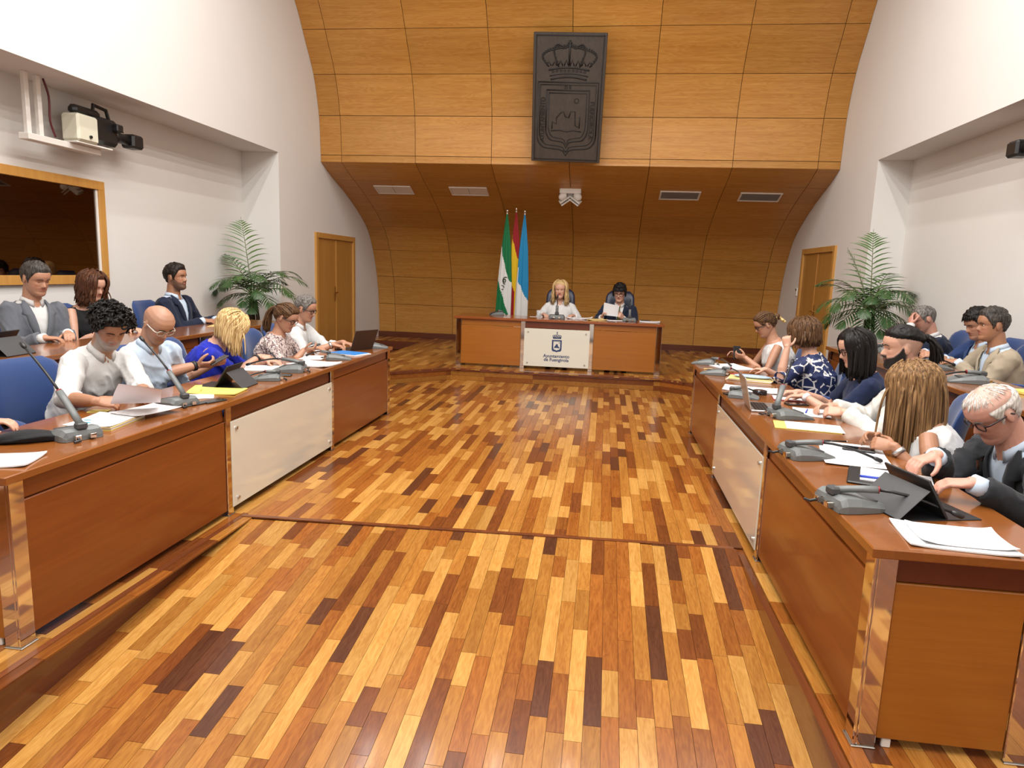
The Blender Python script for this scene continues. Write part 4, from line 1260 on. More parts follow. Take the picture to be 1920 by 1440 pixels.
# blue crest and lettering on the presiding desk panel
M['inkblue'] = plain('blue_print', (.022, .045, .13), .4)
gp = [c for c in deskC.children if c.name.startswith('glass_panel')][0]
px0, py0, pz0 = XC + .005, 10.03 - .0045, PZ
def flat_poly(pts, z_=0.0, mat='inkblue', nm='crest_print'):
    P = [(px0 + p[0], py0 - .0006 - z_, pz0 + p[1]) for p in pts]
    return MB().add(P, [tuple(range(len(P)))]).build(nm, M[mat], gp)
def flat_ring(outer, inner, nm='crest_print'):
    n = len(outer); P = [(px0 + p[0], py0 - .0006, pz0 + p[1]) for p in outer + inner]
    return MB().add(P, [(i, (i + 1) % n, n + (i + 1) % n, n + i) for i in range(n)]).build(nm, M['inkblue'], gp)
def shp(w, t_, b_, k=.0):
    pts = [(-w, t_), (w, t_), (w, b_ + .05)]
    for a in np.linspace(.3, PI / 2, 5): pts.append((w - .35 * w * (1 - math.cos(a)), b_ + .05 - .035 * math.sin(a)))
    pts += [(.012, b_ + .010), (0, b_), (-.012, b_ + .010)]
    for a in np.linspace(PI / 2, .3, 5): pts.append((-w + .35 * w * (1 - math.cos(a)), b_ + .05 - .035 * math.sin(a)))
    pts.append((-w, b_ + .05))
    return pts
flat_ring(shp(.072, .445, .262), shp(.050, .425, .288))
flat_poly([(-.040, .325), (-.03, .35), (-.005, .385), (.012, .385), (.02, .355), (.04, .335), (.04, .322), (0, .33)]); flat_poly([(.026, .405), (.036, .412), (.042, .402), (.034, .394)])
flat_poly([(-.060, .462), (.060, .462), (.062, .478), (-.062, .478)])
for x_ in (-.050, -.025, 0, .025, .050):
    hgt = .525 - .4 * abs(x_) * .5
    flat_ring([(x_ + .016 * math.cos(a), hgt - .018 + .020 * math.sin(a)) for a in np.linspace(0, 2 * PI, 12, endpoint=False)], [(x_ + .008 * math.cos(a), hgt - .018 + .011 * math.sin(a)) for a in np.linspace(0, 2 * PI, 12, endpoint=False)])
    flat_poly([(x_ - .012, .480), (x_ + .012, .480), (x_, .497)])
flat_poly([(-.005, .528), (.005, .528), (.005, .548), (.012, .548), (.012, .555), (.005, .555), (.005, .566), (-.005, .566), (-.005, .555), (-.012, .555), (-.012, .548), (-.005, .548)])
for txt, z_ in (('Ayuntamiento', .205), ('de Fuengirola', .150)):
    v, f = text_verts(txt, .066, 0, .0016)
    v = [(p[0] * 1.02, p[1], 0) for p in v]
    MB().add([(px0 + p[0], py0 - .0006, pz0 + z_ + p[1]) for p in v], f).build('lettering', M['inkblue'], gp)

# flags on poles
def flag(label, x, y, top, colors, bands, widths, seed, lean=0.0):
    """a furled flag hanging from its pole : colors change along slanted bands"""
    r = thing('flag', label, 'flag', (x, y, PZ), 0, 'flags behind the presiding desk')
    MB().tube([(x, y, PZ + .02), (x, y, top - .06)], .012, 10).build('pole', M['white'], r, True)
    MB().tube([(x, y, PZ), (x, y, PZ + .03)], [.14, .12], 20).build('base', M['steel'], r, True)
    MB().tube([(x, y, top - .07), (x, y, top - .05), (x, y, top - .025), (x, y, top)], [.012, .020, .016, .002], 10).build('finial', M['chrome'], r, True)
    rnd = random.Random(seed); b = MB(); nz_, nt = 150, 60; zt, zb = top - .10, PZ + .42
    rows = []
    for i in range(nz_ + 1):
        t = i / nz_; z = zt + (zb - zt) * t
        w = np.interp(t, [0, .1, .3, .6, 1], [.012, .035, .075, .105, .115]) * widths
        row = []
        for j in range(nt):
            a = 2 * PI * j / nt
            rr = 1 + .22 * math.sin(3 * a + seed + 1.5 * t) + .12 * math.sin(7 * a + seed * 2)
            row.append((x + lean * t + w * rr * math.cos(a), y + w * .55 * rr * math.sin(a) - .01, z))
        rows.append(row)
    vv = [p for r_ in rows for p in r_]; ff = []; mi = []
    for i in range(nz_):
        for j in range(nt):
            k = (j + 1) % nt; ff.append((i * nt + j, i * nt + k, (i + 1) * nt + k, (i + 1) * nt + j)[::-1])
            a = 2 * PI * (j + .5) / nt; mi.append(bands((i + .5) / nz_, math.cos(a), math.sin(a)))
    b.v = vv; b.f = ff; b.m = mi
    cl = b.build('cloth', colors, r, True)
    return r, cl
M['fgreen'] = cloth('green_flag_cloth', (.004, .14, .045), .6); M['fwhite'] = cloth('white_flag_cloth', (.66, .66, .64), .6); M['fred'] = cloth('red_flag_cloth', (.30, .008, .014), .6)
M['fyellow'] = cloth('yellow_flag_cloth', (.72, .46, .012), .6); M['fblue'] = cloth('blue_flag_cloth', (.010, .20, .42), .6)
r, cl = flag('green and white banded flag, left of the three behind the desk', -1.735, 11.95, 2.64, [M['fgreen'], M['fwhite']], lambda t, c, s_: 0 if t < .42 + .17 * c else (1 if t < .72 + .17 * c else 0), 1.0, 1, -.03)
# printed emblem on the green flag : thin dark curls lying on the cloth
M['femblem'] = plain('emblem_print', (.03, .05, .02), .6)
for k, (dx, dz, rx, rz, a0, a1) in enumerate(((.045, 1.42, .045, .06, .3, 4.6), (-.01, 1.30, .035, .035, 0, 5.5), (-.045, 1.24, .03, .03, 1, 6), (.03, 1.42, .02, .025, 0, 6.2))):
    MB().tube([(-1.765 + dx + rx * math.cos(a), 11.875 + .06 * ((dx + rx * math.cos(a)) / .1) ** 2, dz + rz * math.sin(a)) for a in np.linspace(a0, a1, 12)], .007, 6).build('emblem', M['femblem'], cl, True)
r, cl = flag('red and yellow flag, middle of the three behind the desk', -1.59, 12.04, 2.68, [M['fred'], M['fyellow']], lambda t, c, s_: (0 if t < .30 + .12 * c else (1 if (t < .66 + .1 * c or (c > .25 and t > .5)) else 0)), .92, 2, .0)
r, cl = flag('blue and white flag, right of the three behind the desk', -1.43, 11.95, 2.635, [M['fblue'], M['fwhite']], lambda t, c, s_: 1 if (t > .66 + .10 * c or (c < -.72 and t > .45)) else 0, .92, 3, .01)

# broadcast cameras on brackets
def video_camera(label, blabel, x, y, mx):
    br = thing('camera_bracket', blabel, 'bracket', (x, y, 2.56))
    for yy in (y, y + .13): MB().cbox((x - .020, yy - .022, 2.57), (x + .020, yy + .022, NZ), .004).build('hanger', M['white'], br)
    MB().cbox((x - .05, y - .05, 2.545), (x + .05, y + .80, 2.60), .005).build('arm', M['white'], br)
    MB().cbox((x - .13, y + .40, 2.601), (x + .13, y + .86, 2.615), .004).build('tray', M['white'], br)
    cbp = catmull([(x + .01 * mx, y + .19, NZ - .01), (x + .02 * mx, y + .23, 2.95), (x + .01 * mx, y + .24, 2.75), (x, y + .30, 2.625)], 5)
    cab = tag(MB().tube(cbp, .009, 8).build('camera_cable', M['redcable'], None, True), 'dark red cable hanging beside the %s camera bracket' % ('left' if mx > 0 else 'right'), 'cable')
    v = thing('video_camera', label, 'camera', (x, y + .7, 2.615))
    MB().cbox((x - .10 + .07 * mx, y + .40, 2.617), (x + .08 + .07 * mx, y + .66, 2.86), .02).build('control_box', M['boxcream'], v)
    MB().tube([(x + .165 * mx, y + .54, 2.67), (x + .150 * mx, y + .54, 2.67)], .014, 10).build('knob', M['black'], v)
    c = x + .03 * mx
    MB().cbox((c - .07, y + .67, 2.65), (c + .07, y + 1.00, 2.90), .03).build('body', M['black'], v)
    MB().cbox((c - .05, y + .46, 2.865), (c + .05, y + .80, 2.95), .03).build('battery', M['black'], v)
    hp = [(c, y + .74, 2.90), (c, y + .75, 3.00), (c, y + .92, 2.985), (c, y + .96, 2.88)]
    MB().tube(hp, [.018] * 4, 8).build('handle', M['black'], v)
    MB().tube([(c, y + .97, 2.765), (c, y + 1.06, 2.762), (c, y + 1.07, 2.762), (c, y + 1.20, 2.758)], [.055, .058, .05, .05], 18).build('lens', M['black'], v, True)
    MB().cbox((c - .075, y + 1.20, 2.69), (c + .075, y + 1.37, 2.825), .02).build('lens_hood', M['black'], v)
    MB().tube(catmull([(c + .04, y + .95, 2.87), (c + .05, y + 1.05, 2.87), (c + .04, y + 1.10, 2.81)], 5), .005, 6).build('lens_lead', M['black'], v)
    MB().cbox((c + .05, y + .90, 2.79), (c + .13, y + .99, 2.86), .01).build('viewfinder', M['black'], v)
    return v
M['redcable'] = plain('red_cable', (.10, .012, .015), .5); M['boxcream'] = plain('cream_box', (.62, .60, .48), .4)
video_camera('black broadcast camera with cream box on the left wall bracket', 'white ceiling bracket carrying the left broadcast camera', -4.93, 5.50, 1)
video_camera('black broadcast camera on the right, lens at the picture edge', 'white ceiling bracket carrying the right broadcast camera', 3.46, 5.34, -1)

# ------------------------------------------------------------------ palms
M['leaf'] = plain('palm_leaf', (.035, .085, .022), .42, var=.3, scale=6); M['leaf2'] = plain('palm_leaf_young', (.075, .15, .036), .42, var=.25, scale=6)
M['stem'] = plain('palm_stem', (.10, .12, .035), .6); M['trunk'] = plain('palm_trunk', (.045, .032, .018), .9, bump=.4, scale=30); M['pot'] = plain('terracotta_pot', (.30, .11, .04), .7); M['soil'] = plain('soil', (.02, .014, .01), .95)
def palm(label, x, y, fz, hz_, fronds, seed, xlim):
    rnd = random.Random(seed)
    r = thing('potted_palm', label, 'plant', (x, y, fz), 0, 'potted palms in the recesses')
    prof = [(.13, 0), (.15, .02), (.19, .33), (.20, .34), (.20, .37), (.17, .37), (.165, .33)]
    MB().loft([[(x + q * math.cos(a), y + q * math.sin(a), fz + h) for a in np.linspace(0, 2 * PI, 24, endpoint=False)] for q, h in prof]).build('pot', M['pot'], r, True)
    MB().tube([(x, y, fz + .33), (x, y, fz + .345)], .17, 20).build('soil', M['soil'], r)
    top = np.array((x, y, hz_))
    for k in range(3):
        a = k * 2.1; q = np.array((math.cos(a), math.sin(a), 0)) * .05
        MB().tube([np.array((x, y, fz + .34)) + q, np.array((x, y, fz + .34)) * .5 + top * .5 + q * 1.2, top + q * .6 - np.array((0, 0, .02))], [.030, .026, .018], 8).build('trunk', M['trunk'], r, True)
    for az, el, ln, droop, young in fronds:
        az = math.radians(az) + rnd.uniform(-.12, .12); el = math.radians(el)
        hd = np.array((math.cos(az), math.sin(az), 0)); p = top + hd * .02; d = nrm(hd * math.cos(el) + np.array((0, 0, math.sin(el)))); pts = [p]; n = 16
        for i in range(n):
            d = nrm(d - np.array((0, 0, droop * (.25 + i / n) / n * 2))); p = p + d * ln / n; pts.append(p)
        b = MB(); b.tube(pts, [.008 * (1 - .75 * i / n) for i in range(n + 1)], 5, 0)
        P = catmull(pts, 2)
        for i in range(5, len(P) - 1):
            t = i / (len(P) - 1); T_ = nrm(P[min(i + 1, len(P) - 1)] - P[i - 1]); side = nrm(np.cross(T_, (0, 0, 1.0) if abs(T_[2]) < .95 else hd)); nn = np.cross(side, T_)
            for sg in ((-1, 1)[i % 2], (1, -1)[i % 2])[:1 if t < .75 else 2]:
                L_ = ln * .38 * math.sin(PI * min(1, .12 + t * .92)) ** .7 * rnd.uniform(.85, 1.1)
                dd = nrm(side * sg * .85 + T_ * (.45 + .5 * t) + nn * rnd.uniform(.0, .25)); q0 = np.array(P[i]); q = q0; w = .0085 * rnd.uniform(.8, 1.2)
                wd = nrm(np.cross(dd, nn)); rows = []
                for k, ww in enumerate((.35, 1, .95, .6, .05)):
                    rows.append((q - wd * w * ww, q + wd * w * ww)); dd = nrm(dd - np.array((0, 0, .16))); q = q + dd * L_ / 4
                vv = [v for rw in rows for v in rw]; b.add(vv, [(2 * k, 2 * k + 1, 2 * k + 3, 2 * k + 2) for k in range(4)], 1)
        b.v = [(min(max(p[0], xlim[0]), xlim[1]), min(p[1], NYE - .03), p[2]) for p in b.v]
        b.build('frond', [M['stem'], M['leaf2'] if young else M['leaf']], r, True)
    return r
palm('potted palm in the left recess with one tall upright frond', -4.66, 8.72, TZ, 1.16,
     [(150, 78, 1.05, .25, 1), (170, 62, .75, .7, 0), (200, 35, .62, 1.3, 0), (250, 45, .62, 1.4, 0), (-60, 40, .70, 1.5, 0), (-25, 42, .78, 1.5, 0), (0, 30, .80, 1.5, 0), (10, 48, .85, 1.35, 0), (-40, 15, .6, 1.2, 0), (180, 10, .55, 1.0, 0), (220, 5, .52, .9, 0), (100, 40, .6, 1.3, 0), (-90, 60, .6, 1.5, 1), (60, 50, .6, 1.3, 0), (-15, 62, .7, 1.5, 0), (-80, 10, .5, 1., 0), (-100, 55, .72, 1.7, 0), (-50, 60, .78, 1.7, 0), (-130, 50, .7, 1.6, 0), (30, 60, .8, 1.6, 0), (175, 50, .6, 1.5, 0), (-70, -10, .5, .7, 0)], 4, (NLX + .03, 9))
palm('potted palm in the right recess with fronds spread wide', 3.10, 8.62, TZ, 1.28,
     [(95, 82, .95, .2, 1), (150, 72, .78, .4, 1), (165, 48, .72, .9, 0), (185, 38, .72, 1.5, 0), (200, 25, .68, 1.5, 0), (240, 35, .65, 1.5, 0), (20, 48, .75, 1.25, 0), (0, 35, .72, 1.5, 0), (-25, 30, .68, 1.5, 0), (-60, 35, .62, 1.5, 0), (-90, 20, .6, 1.4, 0), (180, 8, .62, 1.2, 0), (215, 5, .6, 1.0, 0), (-110, 50, .65, 1.5, 0), (60, 40, .6, 1.4, 0), (-40, 5, .5, 1.0, 0), (45, 62, .75, 1.0, 0), (-100, 58, .75, 1.7, 0), (-70, 55, .75, 1.7, 0), (-130, 55, .78, 1.7, 0), (-150, 40, .72, 1.5, 0), (170, 60, .8, 1.5, 0), (-85, -15, .55, .8, 0), (-120, -5, .6, .9, 0), (-50, -10, .5, .8, 0)], 9, (-9, NRX - .03))

# ------------------------------------------------------------------ chairs
M['chairblue'] = cloth('blue_chair_fabric', (.016, .045, .155), .7, sheen=.3)
M['chairnavy'] = plain('navy_chair_leather', (.010, .016, .045), .4)
def rounded_slab(w, h, t, curve, n=14):
    """upright padded slab in local y (width) z (height), curved forward at the sides"""
    b = MB(); rows = []
    for i in range(n + 1):
        v = i / n; z = h * v; ww = w * (1 - .10 * (2 * v - 1) ** 2 - .28 * max(0, v - .86) / .14 * (v - .86) / .14 - .2 * max(0, .12 - v) / .12)
        tt = t * (1 - .75 * (abs(2 * v - 1) ** 6))
        row = []
        m = 12
        for j in range(m + 1):
            y = -ww + 2 * ww * j / m; row.append((curve * (y / w) ** 2 + tt * (1 - abs(y / ww) ** 5) * .5 + .03 * math.sin(PI * v), y, z))
        for j in range(m, -1, -1):
            y = -ww + 2 * ww * j / m; row.append((curve * (y / w) ** 2 - tt * (1 - abs(y / ww) ** 5) * .5 - .004 + .03 * math.sin(PI * v), y, z))
        rows.append(row)
    return b.loft(rows)
def make_chair(mat, high=False):
    r = thing('office_chair', 'x', 'chair')
    s_ = MB(); rows = []
    for i in range(13):
        v = i / 12; x = -.23 + .48 * v; w = .235 * (1 - .25 * (abs(2 * v - 1) ** 4)); t = .045 * (1 - .6 * abs(2 * v - 1) ** 5)
        rows.append([(x, w * (math.copysign(abs(math.cos(a)) ** .5, math.cos(a))), .40 + t * (math.copysign(abs(math.sin(a)) ** .6, math.sin(a)))) for a in np.linspace(0, 2 * PI, 20, endpoint=False)])
    s_.loft(rows).build('seat', mat, r, True)
    hh = .70 if high else .50
    bk = rounded_slab(.235, hh, .075, .06)
    tl = np.array(Matrix.Translation((-.285, 0, .46)) @ Matrix.Rotation(-.12, 4, 'Y')); bk.xf(tl).build('backrest', mat, r, True)
    MB().tube([(-.15, 0, .36), (-.30, 0, .37), (-.335, 0, .50), (-.345, 0, .62)], [(.03, .012)] * 4, 8).build('back_bracket', M['black'], r, True)
    for sg in (-1, 1):
        ar = MB().tube([(.02, sg * .20, .36), (.03, sg * .275, .40), (.02, sg * .285, .58), (-.05, sg * .285, .635)], [.013] * 4, 8).build('arm_support', M['black'], r, True)
        MB().tube(catmull([(-.24, sg * .275, .60), (-.12, sg * .287, .645), (.05, sg * .287, .65), (.14, sg * .28, .63)], 4), [(.028, .016)] * 13, 10).build('armrest', mat, r, True)
    MB().tube([(0, 0, .08), (0, 0, .355)], .028, 12).build('gas_column', M['black'], r, True)
    for k in range(5):
        a = 2 * PI * k / 5
        MB().tube([(0, 0, .09), (.24 * math.cos(a), .24 * math.sin(a), .065)], [.024, .016], 8).build('base_leg', M['black'], r, True)
        MB().ell((.25 * math.cos(a), .25 * math.sin(a), .028), (.026, .026, .028), None, 10, 8).build('caster', M['black'], r, True)
    return r
CH0, CH1 = make_chair(M['chairblue']), make_chair(M['chairnavy'], True)
used = set()
def chair(loc, deg, label, high=False, group='blue council chairs'):
    src = CH1 if high else CH0
    c = src if src.name not in used else copy_tree(src)
    used.add(src.name)
    c.location = loc; c.rotation_euler = (0, 0, math.radians(deg)); c['label'] = label; c['group'] = group
    return c

# ------------------------------------------------------------------ conference microphones
M['micgrey'] = plain('grey_microphone_base', (.135, .145, .145), .45); M['micdark'] = plain('dark_grey_plastic', (.05, .052, .055), .5)
M['red'] = plain('red_ring', (.25, .01, .01), .35)
MICN = 0
def mic(label, x, y, z, deg, arm, k=1.0, group='conference microphones'):
    """base with its thin edge towards local +x ; arm = list of local points of the swan neck, first is the pivot"""
    r = thing('conference_microphone', label, 'microphone', (x, y, z), math.radians(deg), group)
    O = (0, 0, 0)
    rows = []
    for px_, hh, ww in ((-.105, .018, .070), (-.100, .040, .082), (-.080, .050, .088), (-.03, .047, .088), (.04, .032, .082), (.10, .012, .062), (.108, .006, .055)):
        rows.append([(px_ * k, -ww * k, .002), (px_ * k, -ww * k, hh * .55 * k), (px_ * k, -ww * .82 * k, hh * k), (px_ * k, ww * .82 * k, hh * k), (px_ * k, ww * k, hh * .55 * k), (px_ * k, ww * k, .002)])
    def bl(b, nm, mat, par=r, sm=False):
        ob = b.build(nm, mat, None, sm); ob.parent = par; return ob
    base = bl(MB().loft(rows), 'base', M['micgrey'])
    bl(MB().cbox((-.108 * k, -.075 * k, 0), (.104 * k, .075 * k, .004), .002), 'foot_plate', M['micdark'])
    bl(MB().cbox((-.01 * k, -.05 * k, .030 * k), (.05 * k, .05 * k, .036 * k), .002), 'speaker_grille', M['micdark'], base)
    for yy in (-.03, .03): bl(MB().cbox((-.128 * k, (yy - .012) * k, .008), (-.103 * k, (yy + .012) * k, .028 * k), .002), 'connector', M['chrome'], base)
    bl(MB().tube([(-.126 * k, .03 * k, .016), (-.145 * k, .034 * k, .010), (-.15 * k, .06 * k, .008)], .006, 8), 'plug', M['black'], base)
    A = [np.array(p, float) * k for p in arm]
    bl(MB().cbox(A[0] - np.array((.018, .022, .016)) * k, A[0] + np.array((.018, .022, .012)) * k, .006), 'pivot', M['micdark'])
    n1 = max(2, int(len(A) * .55))
    tube1 = A[:n1]; tube2 = A[n1 - 1:]
    bl(MB().tube(tube1, [(.016 * k, .012 * k)] * len(tube1), 10), 'stalk', M['micgrey'], r, True)
    bl(MB().tube([tube2[0], tube2[0] * .9 + tube2[1] * .1], .0125 * k, 10), 'ring', M['red'], r, True)
    bl(MB().tube(tube2, [.0055 * k] * len(tube2), 8), 'swan_neck', M['black'], r, True)
    e = tube2[-1]; d = nrm(tube2[-1] - tube2[-2])
    bl(MB().tube([e - d * .005, e + d * .008 * k, e + d * .030 * k, e + d * .036 * k], [.006 * k, .0095 * k, .0095 * k, .004 * k], 10), 'capsule', M['black'], r, True)
    return r
def arm_up(ang=45, ln=.42, side=0.):
    a = math.radians(ang); d = np.array((math.cos(a) * math.cos(side), math.sin(side), math.sin(a)))
    p = np.array((-.085, 0, .062)); return [p + d * ln * t + np.array((0, 0, .02 * math.sin(PI * t))) for t in np.linspace(0, 1, 9)]
def arm_flat(turn=0., ln=.30, lift=.018):
    d = np.array((math.cos(turn), math.sin(turn), 0)); p = np.array((-.085, 0, .060))
    return [p + d * ln * t + np.array((0, 0, lift * math.sin(PI * t) - .030 * t)) for t in np.linspace(0, 1, 9)]
D = ZTOP
mic('grey microphone with raised swan neck, nearest on the left desk beside the black pouch', -2.49, 2.90, D, 155, arm_up(43, .45, .12), 1.1)
mic('grey microphone with raised swan neck in front of the white shirted reader', -2.50, 3.72, D, 160, arm_up(46, .40, .10), 1.05)
mic('grey microphone behind the black tablet on the left desk', -2.44, 4.72, D, 200, arm_flat(.4, .24), 1.0)
mic('grey microphone lying flat on the left desk beside the person in royal blue', -2.47, 5.16, D, 190, arm_flat(-.25, .38, .03), 1.2)
mic('grey microphone on the left desk beside the blue folder', -2.38, 5.98, D, 20, arm_flat(2.6, .20), 1.05)
mic('grey microphone at the far end of the left desk beside the laptop', -2.36, 7.00, D, 15, arm_flat(2.6, .18), 1.05)
mic('grey microphone at the far corner of the right desk', 1.01, 7.02, D, 165, arm_flat(2.6, .18), 1.05)
mic('grey microphone second from the far end of the right desk', 1.00, 6.30, D, 165, arm_flat(2.6, .18), 1.05)
mic('grey microphone behind the open silver laptop on the right desk', 1.04, 5.12, D, -15, arm_flat(.5, .20), 1.0)
mic('grey microphone with raised neck beside the open silver laptop', 1.20, 4.46, D, 15, arm_up(38, .34, .75), 1.15)
mic('grey microphone beside the papers of the person with clasped hands', 1.03, 3.46, D, 15, arm_flat(-.42, .34, .03), 1.1)
mic('grey microphone nearest on the right desk beside the black tablet', 1.00, 2.71, D, 15, arm_flat(-.45, .36, .03), 1.12)
DB = ZTOP + TZ
mic('grey microphone in front of the person in the beige blazer', 2.60, 5.78, DB, 20, arm_flat(.2, .30), 1.15)
mic('grey microphone on the right back desk nearest the camera', 2.50, 5.08, DB, 170, arm_flat(.2, .25), 1.15)
mic('grey microphone on the right back desk beside the white document', 2.72, 7.02, DB, 10, arm_flat(.2, .25), 1.1)
DC = ZTOP + PZ
mic('dark microphone at the left end of the presiding desk near the flags', -1.66, 10.62, DC, 200, arm_flat(.3, .18), 1.0)
mic('microphone with upright neck in front of the speaker in white shirt', -.70, 10.42, DC, 90, arm_up(84, .17), 1.35)
mic('microphone in front of the suited reader', .37, 10.50, DC, 95, arm_up(80, .20), 1.15)

# ------------------------------------------------------------------ papers and things on the desks
def paper_mat():
    m, nt, b = newmat('printed_paper'); L = nt.links.new
    tc = N(nt, 'ShaderNodeTexCoord'); sp = N(nt, 'ShaderNodeSeparateXYZ'); L(tc.outputs['Object'], sp.inputs[0])
    mu = N(nt, 'ShaderNodeMath', operation='MULTIPLY'); mu.inputs[1].default_value = 110; L(sp.outputs['Y'], mu.inputs[0])
    fr = N(nt, 'ShaderNodeMath', operation='FRACT'); L(mu.outputs[0], fr.inputs[0])
    lt = N(nt, 'ShaderNodeMath', operation='LESS_THAN'); lt.inputs[1].default_value = .38; L(fr.outputs[0], lt.inputs[0])
    nz = N(nt, 'ShaderNodeTexNoise', i_Scale=28.0); L(tc.outputs['Object'], nz.inputs['Vector'])
    gt = N(nt, 'ShaderNodeMath', operation='GREATER_THAN'); gt.inputs[1].default_value = .5; L(nz.outputs['Fac'], gt.inputs[0])
    m2 = N(nt, 'ShaderNodeMath', operation='MULTIPLY'); L(lt.outputs[0], m2.inputs[0]); L(gt.outputs[0], m2.inputs[1])
    m3 = N(nt, 'ShaderNodeMath', operation='MULTIPLY'); m3.inputs[1].default_value = .30; L(m2.outputs[0], m3.inputs[0])
    mx = N(nt, 'ShaderNodeMix', data_type='RGBA'); mx.inputs['A'].default_value = (.72, .72, .73, 1); mx.inputs['B'].default_value = (.12, .12, .15, 1)
    L(m3.outputs[0], mx.inputs['Factor']); L(mx.outputs['Result'], b.inputs['Base Color']); b.inputs['Roughness'].default_value = .7
    return m
M['print'] = paper_mat(); M['paper'] = plain('white_paper', (.72, .72, .73), .7); M['yellowcard'] = plain('yellow_card', (.70, .57, .13), .6); M['manila'] = plain('manila_card', (.68, .50, .20), .6)
M['bluecard'] = plain('blue_card', (.03, .20, .55), .45); M['screen'] = plain('dark_screen', (.01, .01, .012), .1); M['alu'] = plain('aluminium', (.55, .55, .55), .35, metal=.9); M['redcard'] = plain('red_card', (.35, .03, .03), .5)
M['pinkpaper'] = plain('pale_pink_paper', (.76, .68, .69), .7); M['tealink'] = plain('teal_print', (.05, .28, .40), .6)
M['bluepen'] = plain('blue_pen', (.02, .05, .45), .35)
def sheet(name, label, x, y, z, w, h, deg, mat='print', t=.0015, curl=.0, cat='paper', group='papers on the desks', parent=None):
    """a sheet or a thin pile : w along local x, h along local y, corners lifted a little"""
    b = MB(); n = 8; top, bot = [], []
    for i in range(n + 1):
        for j in range(n + 1):
            u, v = i / n - .5, j / n - .5
            zz = curl * ((abs(u) * 2) ** 4 * (abs(v) * 2) ** 3) + curl * .4 * (max(0, u + .3)) ** 2
            top.append((u * w, v * h, zz + t)); bot.append((u * w, v * h, zz))
    m = n + 1; ff = []
    for i in range(n):
        for j in range(n):
            a = i * m + j; ff.append((a, a + m, a + m + 1, a + 1)); o = m * m; ff.append((o + a, o + a + 1, o + a + m + 1, o + a + m))
    edge = [i * m for i in range(n + 1)] + [n * m + j for j in range(1, n + 1)] + [i * m + n for i in range(n - 1, -1, -1)] + [j for j in range(n - 1, 0, -1)]
    for k in range(len(edge)):
        a, c = edge[k], edge[(k + 1) % len(edge)]; o = m * m; ff.append((a, c, o + c, o + a)[::-1])
    b.add(top + bot, ff)
    ob = b.build(name, M[mat], None, False); ob.location = (x, y, z); ob.rotation_euler = (0, 0, math.radians(deg))
    if parent is not None: ob.parent = parent
    if label: tag(ob, label, cat, group)
    return ob
def slab(name, label, x, y, z, w, h, t, deg, mat, cat, ch=.003, extra=None, group=None, tilt=0):
    r = thing(name, label, cat, (x, y, z), math.radians(deg), group)
    if tilt: r.rotation_euler = (0, math.radians(tilt), math.radians(deg))
    ob = MB().cbox((-w / 2, -h / 2, 0), (w / 2, h / 2, t), ch).build('body', M[mat], None); ob.parent = r
    if extra:
        for nm, lo, hi, mt in extra:
            e = MB().cbox(lo, hi, .001).build(nm, M[mt], None); e.parent = r
    return r
def phone(label, x, y, z, deg, tilt=0):
    return slab('smartphone', label, x, y, z, .15, .075, .009, deg, 'black', 'phone', .003, [('screen', (-.071, -.034, .009), (.071, .034, .0095), 'screen'), ('camera_bump', (.04, .008, -.0015), (.068, .03, 0), 'screen')], None, tilt)
def pen(label, x, y, z, deg, mat='black', group=None):
    r = thing('pen', label, 'pen', (x, y, z), math.radians(deg))
    ob = MB().tube([(-.07, 0, .005), (.055, 0, .005)], .0042, 8).build('barrel', M[mat], None, True); ob.parent = r
    ob = MB().tube([(.055, 0, .005), (.068, 0, .004)], [.004, .001], 8).build('tip', M['steel'], None, True); ob.parent = r
    ob = MB().tube([(-.072, 0, .005), (-.03, 0, .005)], .0050, 8).build('cap', M[mat], None, True); ob.parent = r
    return r
def tablet_stand(label, x, y, z, deg):
    """tablet in a folded black cover, screen facing local +x, easel flap behind"""
    r = thing('tablet', label, 'tablet', (x, y, z), math.radians(deg))
    def bl(b, nm, mt):
        ob = b.build(nm, M[mt], None); ob.parent = r; return ob
    h, w, th = .175, .125, math.radians(58)
    c, s_ = math.cos(th), math.sin(th)
    Mx = np.array(Matrix.Translation((.04, 0, .004)) @ Matrix.Rotation(-(PI / 2 - th), 4, 'Y'))
    bl(MB().cbox((-.004, -w, 0), (.005, w, h), .002).xf(Mx), 'tablet_body', 'black'); bl(MB().box((.005, -w + .008, .008), (.0056, w - .008, h - .008)).xf(Mx), 'screen', 'screen')
    M2 = np.array(Matrix.Translation((-.155, 0, .004)) @ Matrix.Rotation(.80, 4, 'Y'))
    bl(MB().cbox((-.003, -w, 0), (.0, w, .155), .001).xf(M2), 'cover_flap', 'micdark')
    bl(MB().cbox((-.155, -w, 0), (.18, w, .004), .001), 'cover_base', 'black')
    return r
